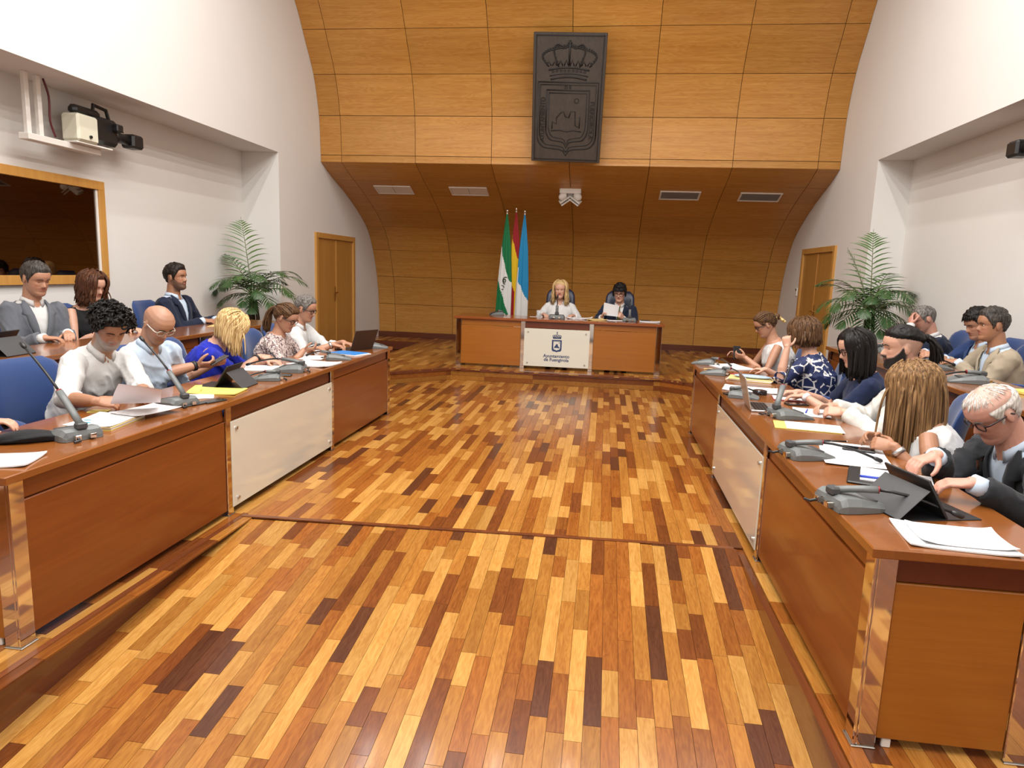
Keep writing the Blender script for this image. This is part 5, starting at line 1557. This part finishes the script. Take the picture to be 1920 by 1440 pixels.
def laptop(label, x, y, z, deg, lid, mat='alu', w=.16, h=.22):
    """hinge at local x=0 ; keyboard towards local +x"""
    r = thing('laptop', label, 'laptop', (x, y, z), math.radians(deg))
    def bl(b, nm, mt, par=r):
        ob = b.build(nm, M[mt], None); ob.parent = par; return ob
    base = bl(MB().cbox((0, -w, 0), (h, w, .014), .003), 'base', mat)
    for i in range(5):
        for j in range(10): bl(MB().box((.025 + i * .021, -w + .022 + j * .0276, .014), (.043 + i * .021, -w + .046 + j * .0276, .0155)), 'key', 'black', base)
    bl(MB().cbox((.145, -.045, .014), (.205, .045, .0146), .0003), 'touchpad', 'steel', base)
    Mx = np.array(Matrix.Translation((.002, 0, .012)) @ Matrix.Rotation(-math.radians(lid - 90), 4, 'Y'))
    ld = bl(MB().cbox((-.007, -w, 0), (0, w, .215), .002).xf(Mx), 'lid', mat)
    bl(MB().box((0, -w + .008, .01), (.0006, w - .008, .207)).xf(Mx), 'screen', 'screen', ld)
    return r
# left desk
sheet('paper_stack', 'loose white sheets at the near end of the left desk', -2.46, 2.45, D + .001, .30, .21, 20, 'paper', .006, .006)
pc = MB()
for i in range(1):
    rows = []
    for u in np.linspace(0, 1, 13):
        w_ = .055 * (math.sin(PI * min(1, u * .9 + .05)) ** .6) + .006; h_ = .045 * math.sin(PI * min(1, u * .85 + .1)) ** .8 + .006
        rows.append([(-.16 + .32 * u, w_ * math.cos(a) * (1 + .15 * math.sin(5 * a + u * 9)), h_ * (.5 + .5 * math.sin(a)) * (1 + .12 * math.sin(7 * u + 3 * a))) for a in np.linspace(0, 2 * PI, 18, endpoint=False)])
    pc.loft(rows)
o_ = pc.build('cloth_pouch', M['blackcloth'], None, True); o_.location = (-2.60, 2.76, D); o_.rotation_euler = (0, 0, math.radians(35)); tag(o_, 'crumpled black cloth pouch beside the nearest left microphone', 'pouch')
f1 = thing('document_folder', 'yellow folder of printed papers in front of the white shirted reader', 'folder', (-2.53, 3.18, D), math.radians(8))
for i, (mt, dx, dy, z_, t_) in enumerate((('yellowcard', 0, 0, 0, .004), ('paper', .0, .004, .004, .010), ('manila', .003, -.004, .0145, .0015), ('print', -.004, .0, .0165, .004))):
    o_ = sheet('sheet' if i else 'cover', None, dx, dy, z_, .235, .32, 0, mt, t_, .004 if i == 3 else 0, parent=f1)
for k, (dx, dy, rx) in enumerate(((-.05, -.09, .028), (-.075, -.03, .02))):
    o_ = MB().add([(dx + rx * math.cos(a), dy + rx * .6 * math.sin(a), .0212) for a in np.linspace(0, 2 * PI, 16, endpoint=False)], [tuple(range(16))]).build('printed_chart', M['tealink'], None); o_.parent = f1
sheet('paper', 'white sheet lying under the white shirted reader\'s lifted page', -2.47, 3.42, D + .0245, .21, .29, -12, 'print', .002, .005)
o_ = sheet('paper_slip', 'small yellow slip under the white shirted reader\'s hands', -2.76, 3.42, D + .001, .10, .07, 20, 'yellowcard', .002)
# page held by the white shirted reader
hp_ = MB(); A_, B_, C_, D_ = [np.array(p) for p in ((-2.640, 3.36, .795), (-2.44, 3.50, .79), (-2.22, 3.21, .925), (-2.49, 3.24, .935))]
vv = []; n_ = 8
for k in (0, .001):
    for i in range(n_ + 1):
        for j in range(n_ + 1):
            u, v = i / n_, j / n_; p = (A_ * (1 - u) + B_ * u) * (1 - v) + (D_ * (1 - u) + C_ * u) * v
            vv.append(p + np.array((0, 0, .018 * math.sin(PI * v) * (.4 + u) + k)))
ff = []
for k in (0, 1):
    for i in range(n_):
        for j in range(n_):
            a = k * 81 + i * 9 + j; q = (a, a + 9, a + 10, a + 1); ff.append(q if k else q[::-1])
o_ = hp_.add(vv, ff).build('paper', M['pinkpaper'], None, True, org=(-2.45, 3.33, .85)); o_.location = (-2.45, 3.33, .85); tag(o_, 'page lifted in the hands of the white shirted reader', 'paper')
sheet('paper', 'rounded white sheet beside the dark phones on the left desk', -2.50, 3.98, D + .001, .16, .16, 30, 'print', .002)
phone('dark phone lying on the left desk edge, nearer of two', -2.40, 3.73, D, 70); phone('dark phone lying beside another phone on the left desk', -2.34, 3.86, D, 72)
ye = thing('envelope', 'yellow envelope under the black tablet on the left desk', 'envelope', (-2.50, 4.17, D), math.radians(0))
sheet('envelope_body', None, 0, 0, .001, .32, .23, 8, 'yellowcard', .006, .003, parent=ye); o_ = MB().add([(-.16, -.08, .008), (-.06, -.10, .008), (-.10, .0, .04), (-.17, .03, .03)], [(0, 1, 2, 3)]).build('flap', M['yellowcard'], None); o_.parent = ye
tablet_stand('black tablet propped in its folded cover on the left desk', -2.55, 4.40, D + .0, 185)
phone('dark phone held in both hands of the person in light blue shirt', -2.835, 4.765, .850, 55, -25)
phone('black phone lying under the flat microphone on the left desk', -2.42, 4.93, D, 15)
sheet('paper_stack', 'white papers in front of the person in royal blue', -2.72, 5.24, D + .001, .30, .30, 25, 'print', .004, .004)
sheet('paper_stack', 'white open file at the edge of the left desk', -2.44, 5.58, D + .001, .36, .30, -8, 'print', .010, .01)
pen('pen on the papers in the middle of the left desk', -2.60, 5.60, D + .013, 15)
sheet('notebook', 'white notepad beside the person in floral blouse', -2.62, 5.98, D + .001, .20, .28, 10, 'print', .006, .002, 'notepad')
bf = thing('document_folder', 'blue folder on papers at the far end of the left desk', 'folder', (-2.44, 6.38, D), math.radians(-20))
sheet('papers', None, 0.01, 0, .001, .34, .24, 0, 'paper', .010, 0, parent=bf); sheet('cover', None, 0, 0, .012, .31, .225, 4, 'bluecard', .003, 0, parent=bf)
phone('dark phone held by the person in floral blouse', -2.70, 6.14, .815, 30, -20)
M['laptopbrown'] = plain('dark_laptop_shell', (.055, .035, .028), .4, metal=.3)
laptop('dark laptop in front of the person typing in white shirt', -2.44, 6.74, D, 156, 112, 'laptopbrown')
sheet('paper', 'white sheet beside the far microphone on the left desk', -2.56, 7.04, D + .001, .16, .12, 10, 'paper', .002)
# right desk
sheet('paper_stack', 'blue tinted papers in front of the person in white top', 1.24, 6.86, D + .001, .32, .42, 20, 'print', .006, .004)
pen('orange pen beside the far right microphones', 1.03, 6.62, D, 10, 'manila'); slab('red_case', 'small red case beside the second far right microphone', 1.18, 6.28, D, .07, .05, .018, 5, 'redcard', 'case')
df = thing('document_folder', 'manila folder with a clear pouch in front of the person in zigzag blouse', 'folder', (1.27, 6.06, D), math.radians(-18))
for i, (mt, z_, t_) in enumerate((('manila', .0, .004), ('paper', .0045, .008), ('manila', .013, .003))): sheet('sheet', None, .004 * i, 0, z_ + .001, .36, .27, 2 * i, mt, t_, 0, parent=df)
M['pouchblue'] = plain('pale_blue_pouch', (.35, .47, .60), .3, var=.4, scale=25)
o_ = MB().ell((0.02, -.01, .032), (.16, .06, .016), None, 16, 8).build('pouch', M['pouchblue'], None, True); o_.parent = df
sheet('paper_stack', 'long white document beside the open silver laptop', 1.16, 5.50, D + .001, .40, .27, -14, 'print', .005, .003)
sm_ = thing('coaster_speaker', 'round black puck on the right desk behind the laptop', 'puck', (1.19, 5.30, D)); MB().tube([(1.19, 5.30, D), (1.19, 5.30, D + .03)], .052, 24).build('body', M['black'], sm_); MB().tube([(1.19, 5.30, D + .03), (1.19, 5.30, D + .034)], [.046, .040], 24).build('top', M['screen'], sm_)
laptop('open silver laptop on the right desk seen from its side', .99, 4.72, D, -3, 104)
nb_ = thing('notebook', 'white notebook with red spiral edge before the person in navy short sleeves', 'notebook', (1.36, 5.14, D), math.radians(-8))
sheet('cover', None, 0, 0, .001, .22, .16, 0, 'redcard', .004, 0, parent=nb_); sheet('pages', None, 0.0, .003, .0055, .215, .15, 0, 'print', .006, 0, parent=nb_)
phone('dark phone lying in front of the person in navy short sleeves', 1.36, 4.93, D, 10)
sheet('paper', 'white sheet with a pen before the person in cream jacket', 1.38, 4.65, D + .001, .22, .29, -12, 'print', .002, .002); pen('blue pen lying on the sheet of the person in cream jacket', 1.36, 4.68, D + .0035, 70, 'bluepen')
yf = thing('document_folder', 'yellow folder with printed list between two right microphones', 'folder', (1.23, 4.17, D), math.radians(-10))
sheet('cover', None, -.01, 0, .001, .36, .22, 0, 'yellowcard', .003, 0, parent=yf); sheet('sheet', None, .03, 0, .0045, .31, .215, 0, 'print', .002, 0, parent=yf)
sheet('paper_stack', 'spread printed sheets in front of the person with clasped hands', 1.29, 3.62, D + .001, .30, .34, -14, 'print', .003, .002); sheet('paper', 'printed sheet overlapping the person with clasped hands\'s papers, nearest', 1.24, 3.40, D + .0065, .30, .21, -10, 'print', .002, .002)
pen('black pen on the person with clasped hands\'s papers', 1.27, 3.80, D + .0055, 5); phone('dark phone on the person with clasped hands\'s papers', 1.33, 3.64, D + .0065, -20)
pf = thing('portfolio', 'open black zip portfolio with pad beside the propped tablet nearby', 'portfolio', (1.28, 3.10, D), math.radians(-20))
MB_ = MB().cbox((-.17, -.14, 0), (.17, .14, .012), .006).build('case', M['black'], None); MB_.parent = pf
sheet('pad', None, .02, .01, .0125, .28, .22, 0, 'print', .005, 0, parent=pf); o_ = MB().tube([(-.12, -.07, .022), (.03, -.05, .022)], .006, 8).build('pen', M['bluepen'], None, True); o_.parent = pf
tablet_stand('black tablet propped in its cover before the person in black jacket', 1.22, 2.72, D, 15)
sheet('paper_stack', 'loose white papers at the near end of the right desk', 1.22, 2.42, D + .001, .33, .25, -6, 'paper', .005, .006)
sheet('paper', 'topmost curled white page at the near end of the right desk', 1.24, 2.42, D + .0085, .28, .20, -4, 'paper', .0015, .010)
# back desks and the presiding desk
tablet_stand('black tablet on the back desk in front of the grey suited person', -3.90, 3.98, DB, 185)
phone('dark phone in front of the person in navy suit', -3.98, 6.86, DB, 20)
sheet('paper', 'yellowish sheet on the left back desk near the navy suited person', -3.85, 6.55, DB + .001, .21, .29, 15, 'manila', .002)
sheet('paper', 'white document on the right back desk before the person covering the eyes', 2.66, 7.22, DB + .001, .25, .20, 10, 'print', .003)
slab('document_case', 'bright yellow folder at the right edge on the back desk', 2.72, 4.66, DB, .24, .18, .02, 10, 'yellowcard', 'folder')
laptop('dark laptop on the right back desk beside the palm', 2.50, 7.15, DB, 0, 110, 'laptopbrown', .14, .20)
gl_ = thing('drinking_glass', 'clear drinking glass with water on the presiding desk', 'glass', (-1.0, 10.62, DC))
M['glass'] = plain('clear_glass', (.85, .88, .88), .05); M['water'] = plain('water', (.80, .84, .85), .05)
for m_, al in (('glass', .28), ('water', .35)): M[m_].node_tree.nodes['Principled BSDF'].inputs['Alpha'].default_value = al
MB().loft([[(-1.0 + r_ * math.cos(a), 10.62 + r_ * math.sin(a), DC + h_) for a in np.linspace(0, 2 * PI, 20, endpoint=False)] for r_, h_ in ((.030, .001), (.038, .10), (.035, .10), (.028, .010))]).build('tumbler', M['glass'], gl_, True)
MB().tube([(-1.0, 10.62, DC + .011), (-1.0, 10.62, DC + .055)], [.0275, .031], 20).build('water', M['water'], gl_, True)
sheet('paper', 'white napkin under the drinking glass', -1.03, 10.55, DC + .0004, .20, .12, 5, 'paper', .0005)
sheet('paper_stack', 'fanned documents beside the speaker in white shirt', -.36, 10.50, DC + .001, .34, .25, -12, 'print', .014, .02); sheet('paper_stack', 'yellow edged file between the two presiding persons', -.12, 10.40, DC + .001, .28, .22, 20, 'manila', .012, .01)
sheet('paper', 'flat white page in front of the suited reader', .16, 10.44, DC + .001, .24, .18, 0, 'print', .003, .004); sheet('paper_stack', 'white papers at the right end of the presiding desk', .68, 10.46, DC + .001, .30, .22, -5, 'paper', .008, .006); phone('dark phone on the right end of the presiding desk', .62, 10.58, DC + .012, 10)
hb = MB(); P4 = [np.array(p) for p in ((-.02, 10.58, .975), (.20, 10.56, .96), (.22, 10.52, 1.125), (-.01, 10.54, 1.165))]
vv = []
for k in (0, .002):
    for i in range(5):
        for j in range(5):
            u, v = i / 4, j / 4; p = (P4[0] * (1 - u) + P4[1] * u) * (1 - v) + (P4[3] * (1 - u) + P4[2] * u) * v; vv.append(p + np.array((0, -.02 * math.sin(PI * u) + k, 0)))
ff = []
for k in (0, 1):
    for i in range(4):
        for j in range(4):
            a = k * 25 + i * 5 + j; q = (a, a + 5, a + 6, a + 1); ff.append(q if not k else q[::-1])
o_ = hb.add(vv, ff).build('paper', M['paper'], None, True, org=(.1, 10.55, 1.05)); o_.location = (.1, 10.55, 1.05); tag(o_, 'white sheet held up by the suited reader at the presiding desk', 'paper')

# ------------------------------------------------------------------ the people
def Hn(p, d=(1, 0, -.1), n=(0, 0, -1), **k): return dict(p=p, d=d, n=n, **k)
WH, LB = M['white_cloth'], M['lightblue']
PEOPLE = [
 # left front row
 dict(label='person in rolled-sleeve white shirt reading a lifted page, nearest on the left desk', head=(-2.98, 3.83, 1.18), face=-14, lean=29, pitch=33, yaw=-16, shoulder=.90, width=.94, hair='curly', hair_col='black', skin='tan', beard=(.85, (.34, .32, .30)), top=WH, collar=WH, sleeve=1.30, loose=1.1, folds=.011, girth=1.05, voxel=.005,
      rhand=Hn((-2.70, 3.42, .795), (.85, .45, -.05), (.2, .6, -.6), curl=.95), lhand=Hn((-2.62, 3.66, .80), (.9, -.45, 0), (0, -.6, -.6), curl=.9), wrist=[]),
 dict(label='person in light blue shirt and glasses looking at a phone held in both hands', head=(-3.0, 4.32, 1.165), face=-14, lean=22, pitch=38, yaw=-5, hair=None, brow='dark', skin='mid', scalp=(.22, (.20, .13, .10)), beard=(.30, (.20, .14, .11)), glasses=M['paleframe'], top=LB, collar=LB, sleeve=1.22, loose=1.12, folds=.010, girth=1.08, voxel=.005,
      rhand=Hn((-2.90, 4.70, .822), (.85, .40, .02), (.05, .55, .65), curl=.85, spread=0), lhand=Hn((-2.89, 4.85, .812), (.80, -.50, .0), (.0, -.1, 1), curl=.75, spread=0), wrist=[('r', M['black'], .012, .02, 'smartwatch')]),
 dict(label='person in royal blue blouse bent over writing at the left desk', head=(-2.98, 5.22, 1.085), face=12, lean=26, pitch=42, yaw=22, fem=True, hair='long', hair_col='blond', hair_len=.14, front_len=1.1, face_open=48, grav=.75, nlocks=280, out=.020, lock_w=.0095, skin='fair', top=M['royal'], topname='blouse', sleeve=.72, loose=1.2, folds=.010,
      rhand=Hn((-2.83, 5.50, .79), (.9, .3, -.1), (.1, .4, -.7), curl=.8), lhand=Hn((-2.72, 5.40, .775), (.9, .1, 0), (0, 0, -1), curl=.4), wrist=[('r', M['black'], .008, .03)]),
 dict(label='person in floral print blouse and dark glasses looking down at a phone', head=(-2.95, 6.12, 1.10), face=2, lean=14, pitch=26, yaw=-4, fem=True, hair='pony', hair_col='brown', tie_at=(-.105, 0, .150), skin='mid', glasses=M['glassframe'], top=M['floral'], topname='blouse', sleeve=1.15, loose=1.45, folds=.012, width=1.0,
      rhand=Hn((-2.70, 6.10, .80), (.9, .3, .1), (0, .3, .8), curl=.7), lhand=Hn((-2.70, 6.28, .79), (.9, -.2, 0), (0, 0, -1), curl=.4)),
 dict(label='person in white shirt and glasses typing on a dark laptop at the left desk', head=(-3.05, 6.76, 1.145), face=4, lean=14, pitch=18, yaw=-4, hair='short', hair_col='grey', front_line=.195, temple=.165, skin='mid', glasses=M['glassframe'], top=WH, collar=WH, sleeve=1.5, loose=1.2, folds=.012, girth=1.15,
      rhand=Hn((-2.63, 6.60, .785), (.95, .1, -.15), (0, 0, -1), curl=.55), lhand=Hn((-2.62, 6.84, .785), (.95, -.1, -.15), (0, 0, -1), curl=.55), wrist=[('r', M['steel'], .012, .02, 'watch')]),
 # left back row
 dict(label='person in grey suit and open white shirt, eyes lowered, in the left back row', head=(-4.40, 4.87, 1.415), face=-18, lean=6, pitch=16, yaw=6, floor=TZ, hair='short', hair_col='darkgrey', thick=.007, skin='mid', beard=(.15, (.2, .15, .12)), top=WH, collar=WH, jacket=M['greysuit'], vneck=(.36, .075),
      rhand=Hn((-4.10, 4.66, .97), (.8, .5, 0), (0, 0, -1), curl=.6, pole=(0, -.2, -1)), lhand=Hn((-4.12, 4.84, .985), (.6, -.6, 0), (0, 0, -1), curl=.6, pole=(0, .2, -1)), shoulder=.93),
 dict(label='person in black sleeveless top in the left back row beside the grey suit', head=(-4.40, 5.47, 1.35), face=-12, lean=12, pitch=18, yaw=4, s=1.05, floor=TZ, fem=True, hair='long', hair_col='auburn', hair_len=.16, face_open=58, curl=.006, out=.022, lock_w=.012, grav=.5, skin='fair', top=M['blackcloth'], topname='top', sleeve=0, neckline=.04,
      rhand=Hn((-4.12, 5.35, .965), (.9, .2, 0), (0, 0, -1)), lhand=Hn((-4.1, 5.6, .965), (.9, -.2, 0), (0, 0, -1))),
 dict(label='person in navy suit sitting upright in the left back row near the palm', head=(-4.35, 6.57, 1.418), face=2, lean=0, pitch=-2, yaw=0, down=False, floor=TZ, hair='short', hair_col='dark', thick=.012, skin='tan', beard=(.80, (.05, .032, .025)), top=LB, collar=LB, jacket=M['navysuit'], vneck=(.30, .085),
      rhand=Hn((-4.06, 6.68, .97), (.9, .3, 0), (0, .3, -.8), curl=.8), lhand=Hn((-4.03, 6.84, .97), (.9, -.3, 0), (0, -.3, -.8), curl=.8)),
 # presiding desk
 dict(label='person in white shirt speaking into a microphone at the presiding desk', head=(-.700, 10.86, 1.335), face=-88, lean=4, pitch=3, yaw=-4, s=1.16, down=False, floor=PZ, fem=True, hair='long', hair_col='blond', hair_len=.19, face_open=80, curl=.006, out=.026, lock_w=.011, skin='fair', lip=(.40, .08, .08), top=WH, collar=WH, collar_open=.5, sleeve=1.9, folds=.006, voxel=.007,
      rhand=Hn((-.90, 10.60, .945), (.5, -.9, 0), (0, 0, -1), curl=.6), lhand=Hn((-.50, 10.60, .945), (-.5, -.9, 0), (0, 0, -1), curl=.6)),
 dict(label='person in dark suit and tie reading a raised sheet at the presiding desk', head=(.222, 10.90, 1.32), face=-92, lean=4, pitch=14, yaw=-8, s=1.14, floor=PZ, hair='fringe', hair_col='black', thick=.016, skin='fair', glasses=M['glassframe'], top=WH, collar=WH, jacket=M['navysuit'], tie=M['tie'], voxel=.007,
      rhand=Hn((-.02, 10.60, .985), (.3, -.4, .8), (.8, -.2, -.2), curl=.9), lhand=Hn((.26, 10.59, .965), (-.5, -.6, .5), (-.7, 0, .3), curl=.9)),
 # right front row, far to near
 dict(label='person in white sleeveless top holding a phone at the far end of right desk', head=(1.64, 7.34, 1.150), face=180, lean=20, pitch=28, yaw=0, s=1.08, fem=True, hair='bun', hair_col='brown', tie_at=(-.106, 0, .135), tie_mat=M['manila'], skin='mid', glasses=M['glassframe'], top=WH, topname='top', sleeve=0, neckline=.035,
      lhand=Hn((1.40, 7.26, .80), (-.9, .1, .1), (0, .6, .4), curl=.8), rhand=Hn((1.36, 7.42, .81), (-.9, 0, .3), (0, -.5, -.5), curl=.7)),
 dict(label='person in navy blouse with white zigzag lines, seen from behind, hand raised', head=(1.74, 6.28, 1.150), face=150, lean=14, pitch=10, yaw=-20, fem=True, hair='long', hair_col='brown', hair_len=.09, face_open=50, out=.026, lock_w=.012, grav=.6, curl=.003, nlocks=300, skin='fair', top=M['zigzag'], topname='blouse', sleeve=1.05, loose=1.5, width=1.05, girth=1.12,
      lhand=Hn((1.52, 5.99, 1.09), (-.15, .15, .95), (.4, .8, .1), curl=1.1, pole=(-.5, -.4, -1)), rhand=Hn((1.42, 6.45, .785), (-.9, .3, 0), (0, 0, -1), curl=.4)),
 dict(label='person in navy short sleeved top and glasses, forearms on the right desk', head=(1.70, 4.90, 1.165), face=178, lean=12, pitch=20, yaw=2, s=1.08, fem=True, hair='long', hair_col='black', hair_len=.20, front_len=.75, face_open=72, jit=.08, grav=.8, nlocks=300, lock_w=.011, skin='fair', glasses=M['glassframe'], top=M['navytee'], topname='top', sleeve=.78, folds=.007, loose=1.1,
      lhand=Hn((1.37, 5.02, .785), (-.9, .2, -.05), (0, 0, -1), curl=.5), rhand=Hn((1.38, 5.20, .785), (-.9, 0, 0), (0, 0, -1), curl=.5), wrist=[('l', M['pinkpaper'], .013, .02, 'smartwatch')]),
 dict(label='person in cream jacket with joined hands, half hidden in the right front row', head=(1.80, 4.42, 1.225), face=160, lean=10, pitch=6, yaw=14, hair='undercut', hair_col='black', skin='fair', scalp=(.42, (.14, .095, .07)), beard=(1.0, (.006, .005, .005)), beard_thick=.008, top=M['cream_cloth'], topname='jacket', sleeve=1.92, loose=1.15, folds=.010,
      lhand=Hn((1.46, 4.46, .79), (-.9, .35, 0), (0, .5, -.6), curl=.8), rhand=Hn((1.44, 4.62, .79), (-.9, -.2, 0), (0, -.4, -.7), curl=.8)),
 dict(label='person in white sleeveless top seen from behind, hands clasped over papers', head=(1.66, 3.86, 1.06), face=160, lean=16, pitch=16, yaw=-38, s=1.08, fem=True, hair='long', hair_col='light_brown', hair_len=.46, front_len=1.0, face_open=48, jit=.19, grav=.75, nlocks=380, lock_w=.011, out=.028, skin='tan', top=WH, topname='top', sleeve=0, neckline=.03, voxel=.005,
      lhand=Hn((1.42, 3.60, .79), (-.85, .5, .05), (.2, .7, -.5), curl=.75), rhand=Hn((1.40, 3.72, .80), (-.9, -.25, .05), (.1, -.7, -.5), curl=.75), wrist=[('l', M['alu'], .011, .03, 'watch')]),
 dict(label='person in black jacket and dark glasses tapping a tablet at the near right desk', head=(1.725, 3.24, 1.058), face=186, lean=30, pitch=38, yaw=4, s=1.12, hair='balding', hair_col='white', bald_top=.160, wisps=True, thick=.005, scalp=(.35, (.55, .42, .36)), brow='grey', skin='pink', glasses=M['glassframe'], top=LB, collar=LB, jacket=M['charcoal'], vneck=(.34, .085), voxel=.005, girth=1.15,
      lhand=Hn((1.43, 2.86, .815), (-.9, .25, -.1), (0, .1, -1), curl=.5), rhand=Hn((1.42, 3.13, .84), (-.9, -.25, -.25), (0, 0, -1), curl=.55)),
 # right back row
 dict(label='person in dark jacket covering the eyes with one hand, right back row', head=(3.13, 7.29, 1.275), face=180, lean=18, pitch=22, yaw=0, floor=TZ, hair='short', hair_col='grey', thick=.004, front_line=.200, temple=.175, skin='pink', beard=(.35, (.25, .16, .12)), top=WH, collar=WH, jacket=M['navysuit'], girth=1.1,
      lhand=Hn((2.985, 7.24, 1.245), (.1, .5, .85), (.9, .1, 0), curl=.5, pole=(-.8, -.2, -.6)), rhand=Hn((2.80, 7.45, .97), (-.9, -.2, 0), (0, 0, -1))),
 dict(label='person in blue suit with bowed head in the right back row', head=(3.20, 6.42, 1.29), face=184, lean=10, pitch=22, yaw=2, floor=TZ, hair='sidepart', hair_col='black', thick=.012, skin='mid', top=LB, collar=LB, jacket=M['bluesuit'], vneck=(.32, .08),
      lhand=Hn((2.88, 6.52, .985), (-.9, .2, 0), (0, .5, -.6), curl=.7), rhand=Hn((2.86, 6.70, .985), (-.9, -.1, 0), (0, -.5, -.6), curl=.7)),
 dict(label='person in beige blazer leaning on the right back row desk', head=(3.08, 5.96, 1.305), face=178, lean=12, pitch=4, yaw=-2, down=False, floor=TZ, hair='short', hair_col='darkgrey', thick=.011, front_line=.188, skin='tan', top=LB, collar=LB, jacket=M['beigesuit'], vneck=(.30, .07), girth=1.1,
      lhand=Hn((2.80, 5.98, .985), (-.9, .3, 0), (0, .3, -.8), curl=.5), rhand=Hn((2.80, 6.18, .985), (-.9, -.1, 0), (0, -.3, -.8), curl=.5)),
 # just outside the picture on the left : only a hand shows
 dict(label='person mostly out of view at the left edge, only a hand showing', head=(-3.12, 2.62, 1.20), face=10, lean=8, pitch=12, fem=True, hair='long', hair_col='brown', hair_len=.12, skin='fair', top=M['blackcloth'], topname='top', sleeve=1.0,
      lhand=Hn((-2.86, 2.90, .785), (.85, .3, 0), (0, 0, -1), curl=.5), rhand=Hn((-2.75, 2.60, .78), (.9, .3, 0), (0, 0, -1), curl=.5)),
]
SHORT = ['white shirted reader', 'person in light blue shirt', 'person in royal blue', 'person in floral blouse', 'person typing in white shirt', 'person in grey suit', 'person in black sleeveless top', 'person in navy suit',
         'speaker in white shirt', 'suited reader at the presiding desk', 'person in white top', 'person in zigzag blouse', 'person in navy short sleeves', 'person in cream jacket', 'person with clasped hands', 'person in black jacket', 'person covering the eyes', 'person in blue suit', 'person in beige blazer', 'half hidden person at the left edge']
for i, cfg in enumerate(PEOPLE):
    p = person(cfg)
    fz = cfg.get('floor', 0.0); a = math.radians(cfg['face'])
    hi = i in (8, 9)
    cx, cy = p.location.x - math.cos(a) * .02, p.location.y - math.sin(a) * .02
    if i < 5 or i == 19: cx += .12
    if 10 <= i <= 15: cx -= .12
    if i == 0: cy -= .28
    if i in (16, 17, 18): cx -= .11
    chair((cx, cy, fz), cfg['face'] + (0 if i != 11 else 20), '%s chair of the %s' % ('high backed navy' if hi else 'blue padded', SHORT[i]), hi, 'navy high back chairs' if hi else 'blue council chairs')
o_ = pen('pen in the hand of the person in royal blue', -2.79, 5.53, .80, 60); o_.rotation_euler = (0, math.radians(-50), math.radians(200))
phone('pale phone held by the person in white top', 1.385, 7.34, .83, 90, -60)
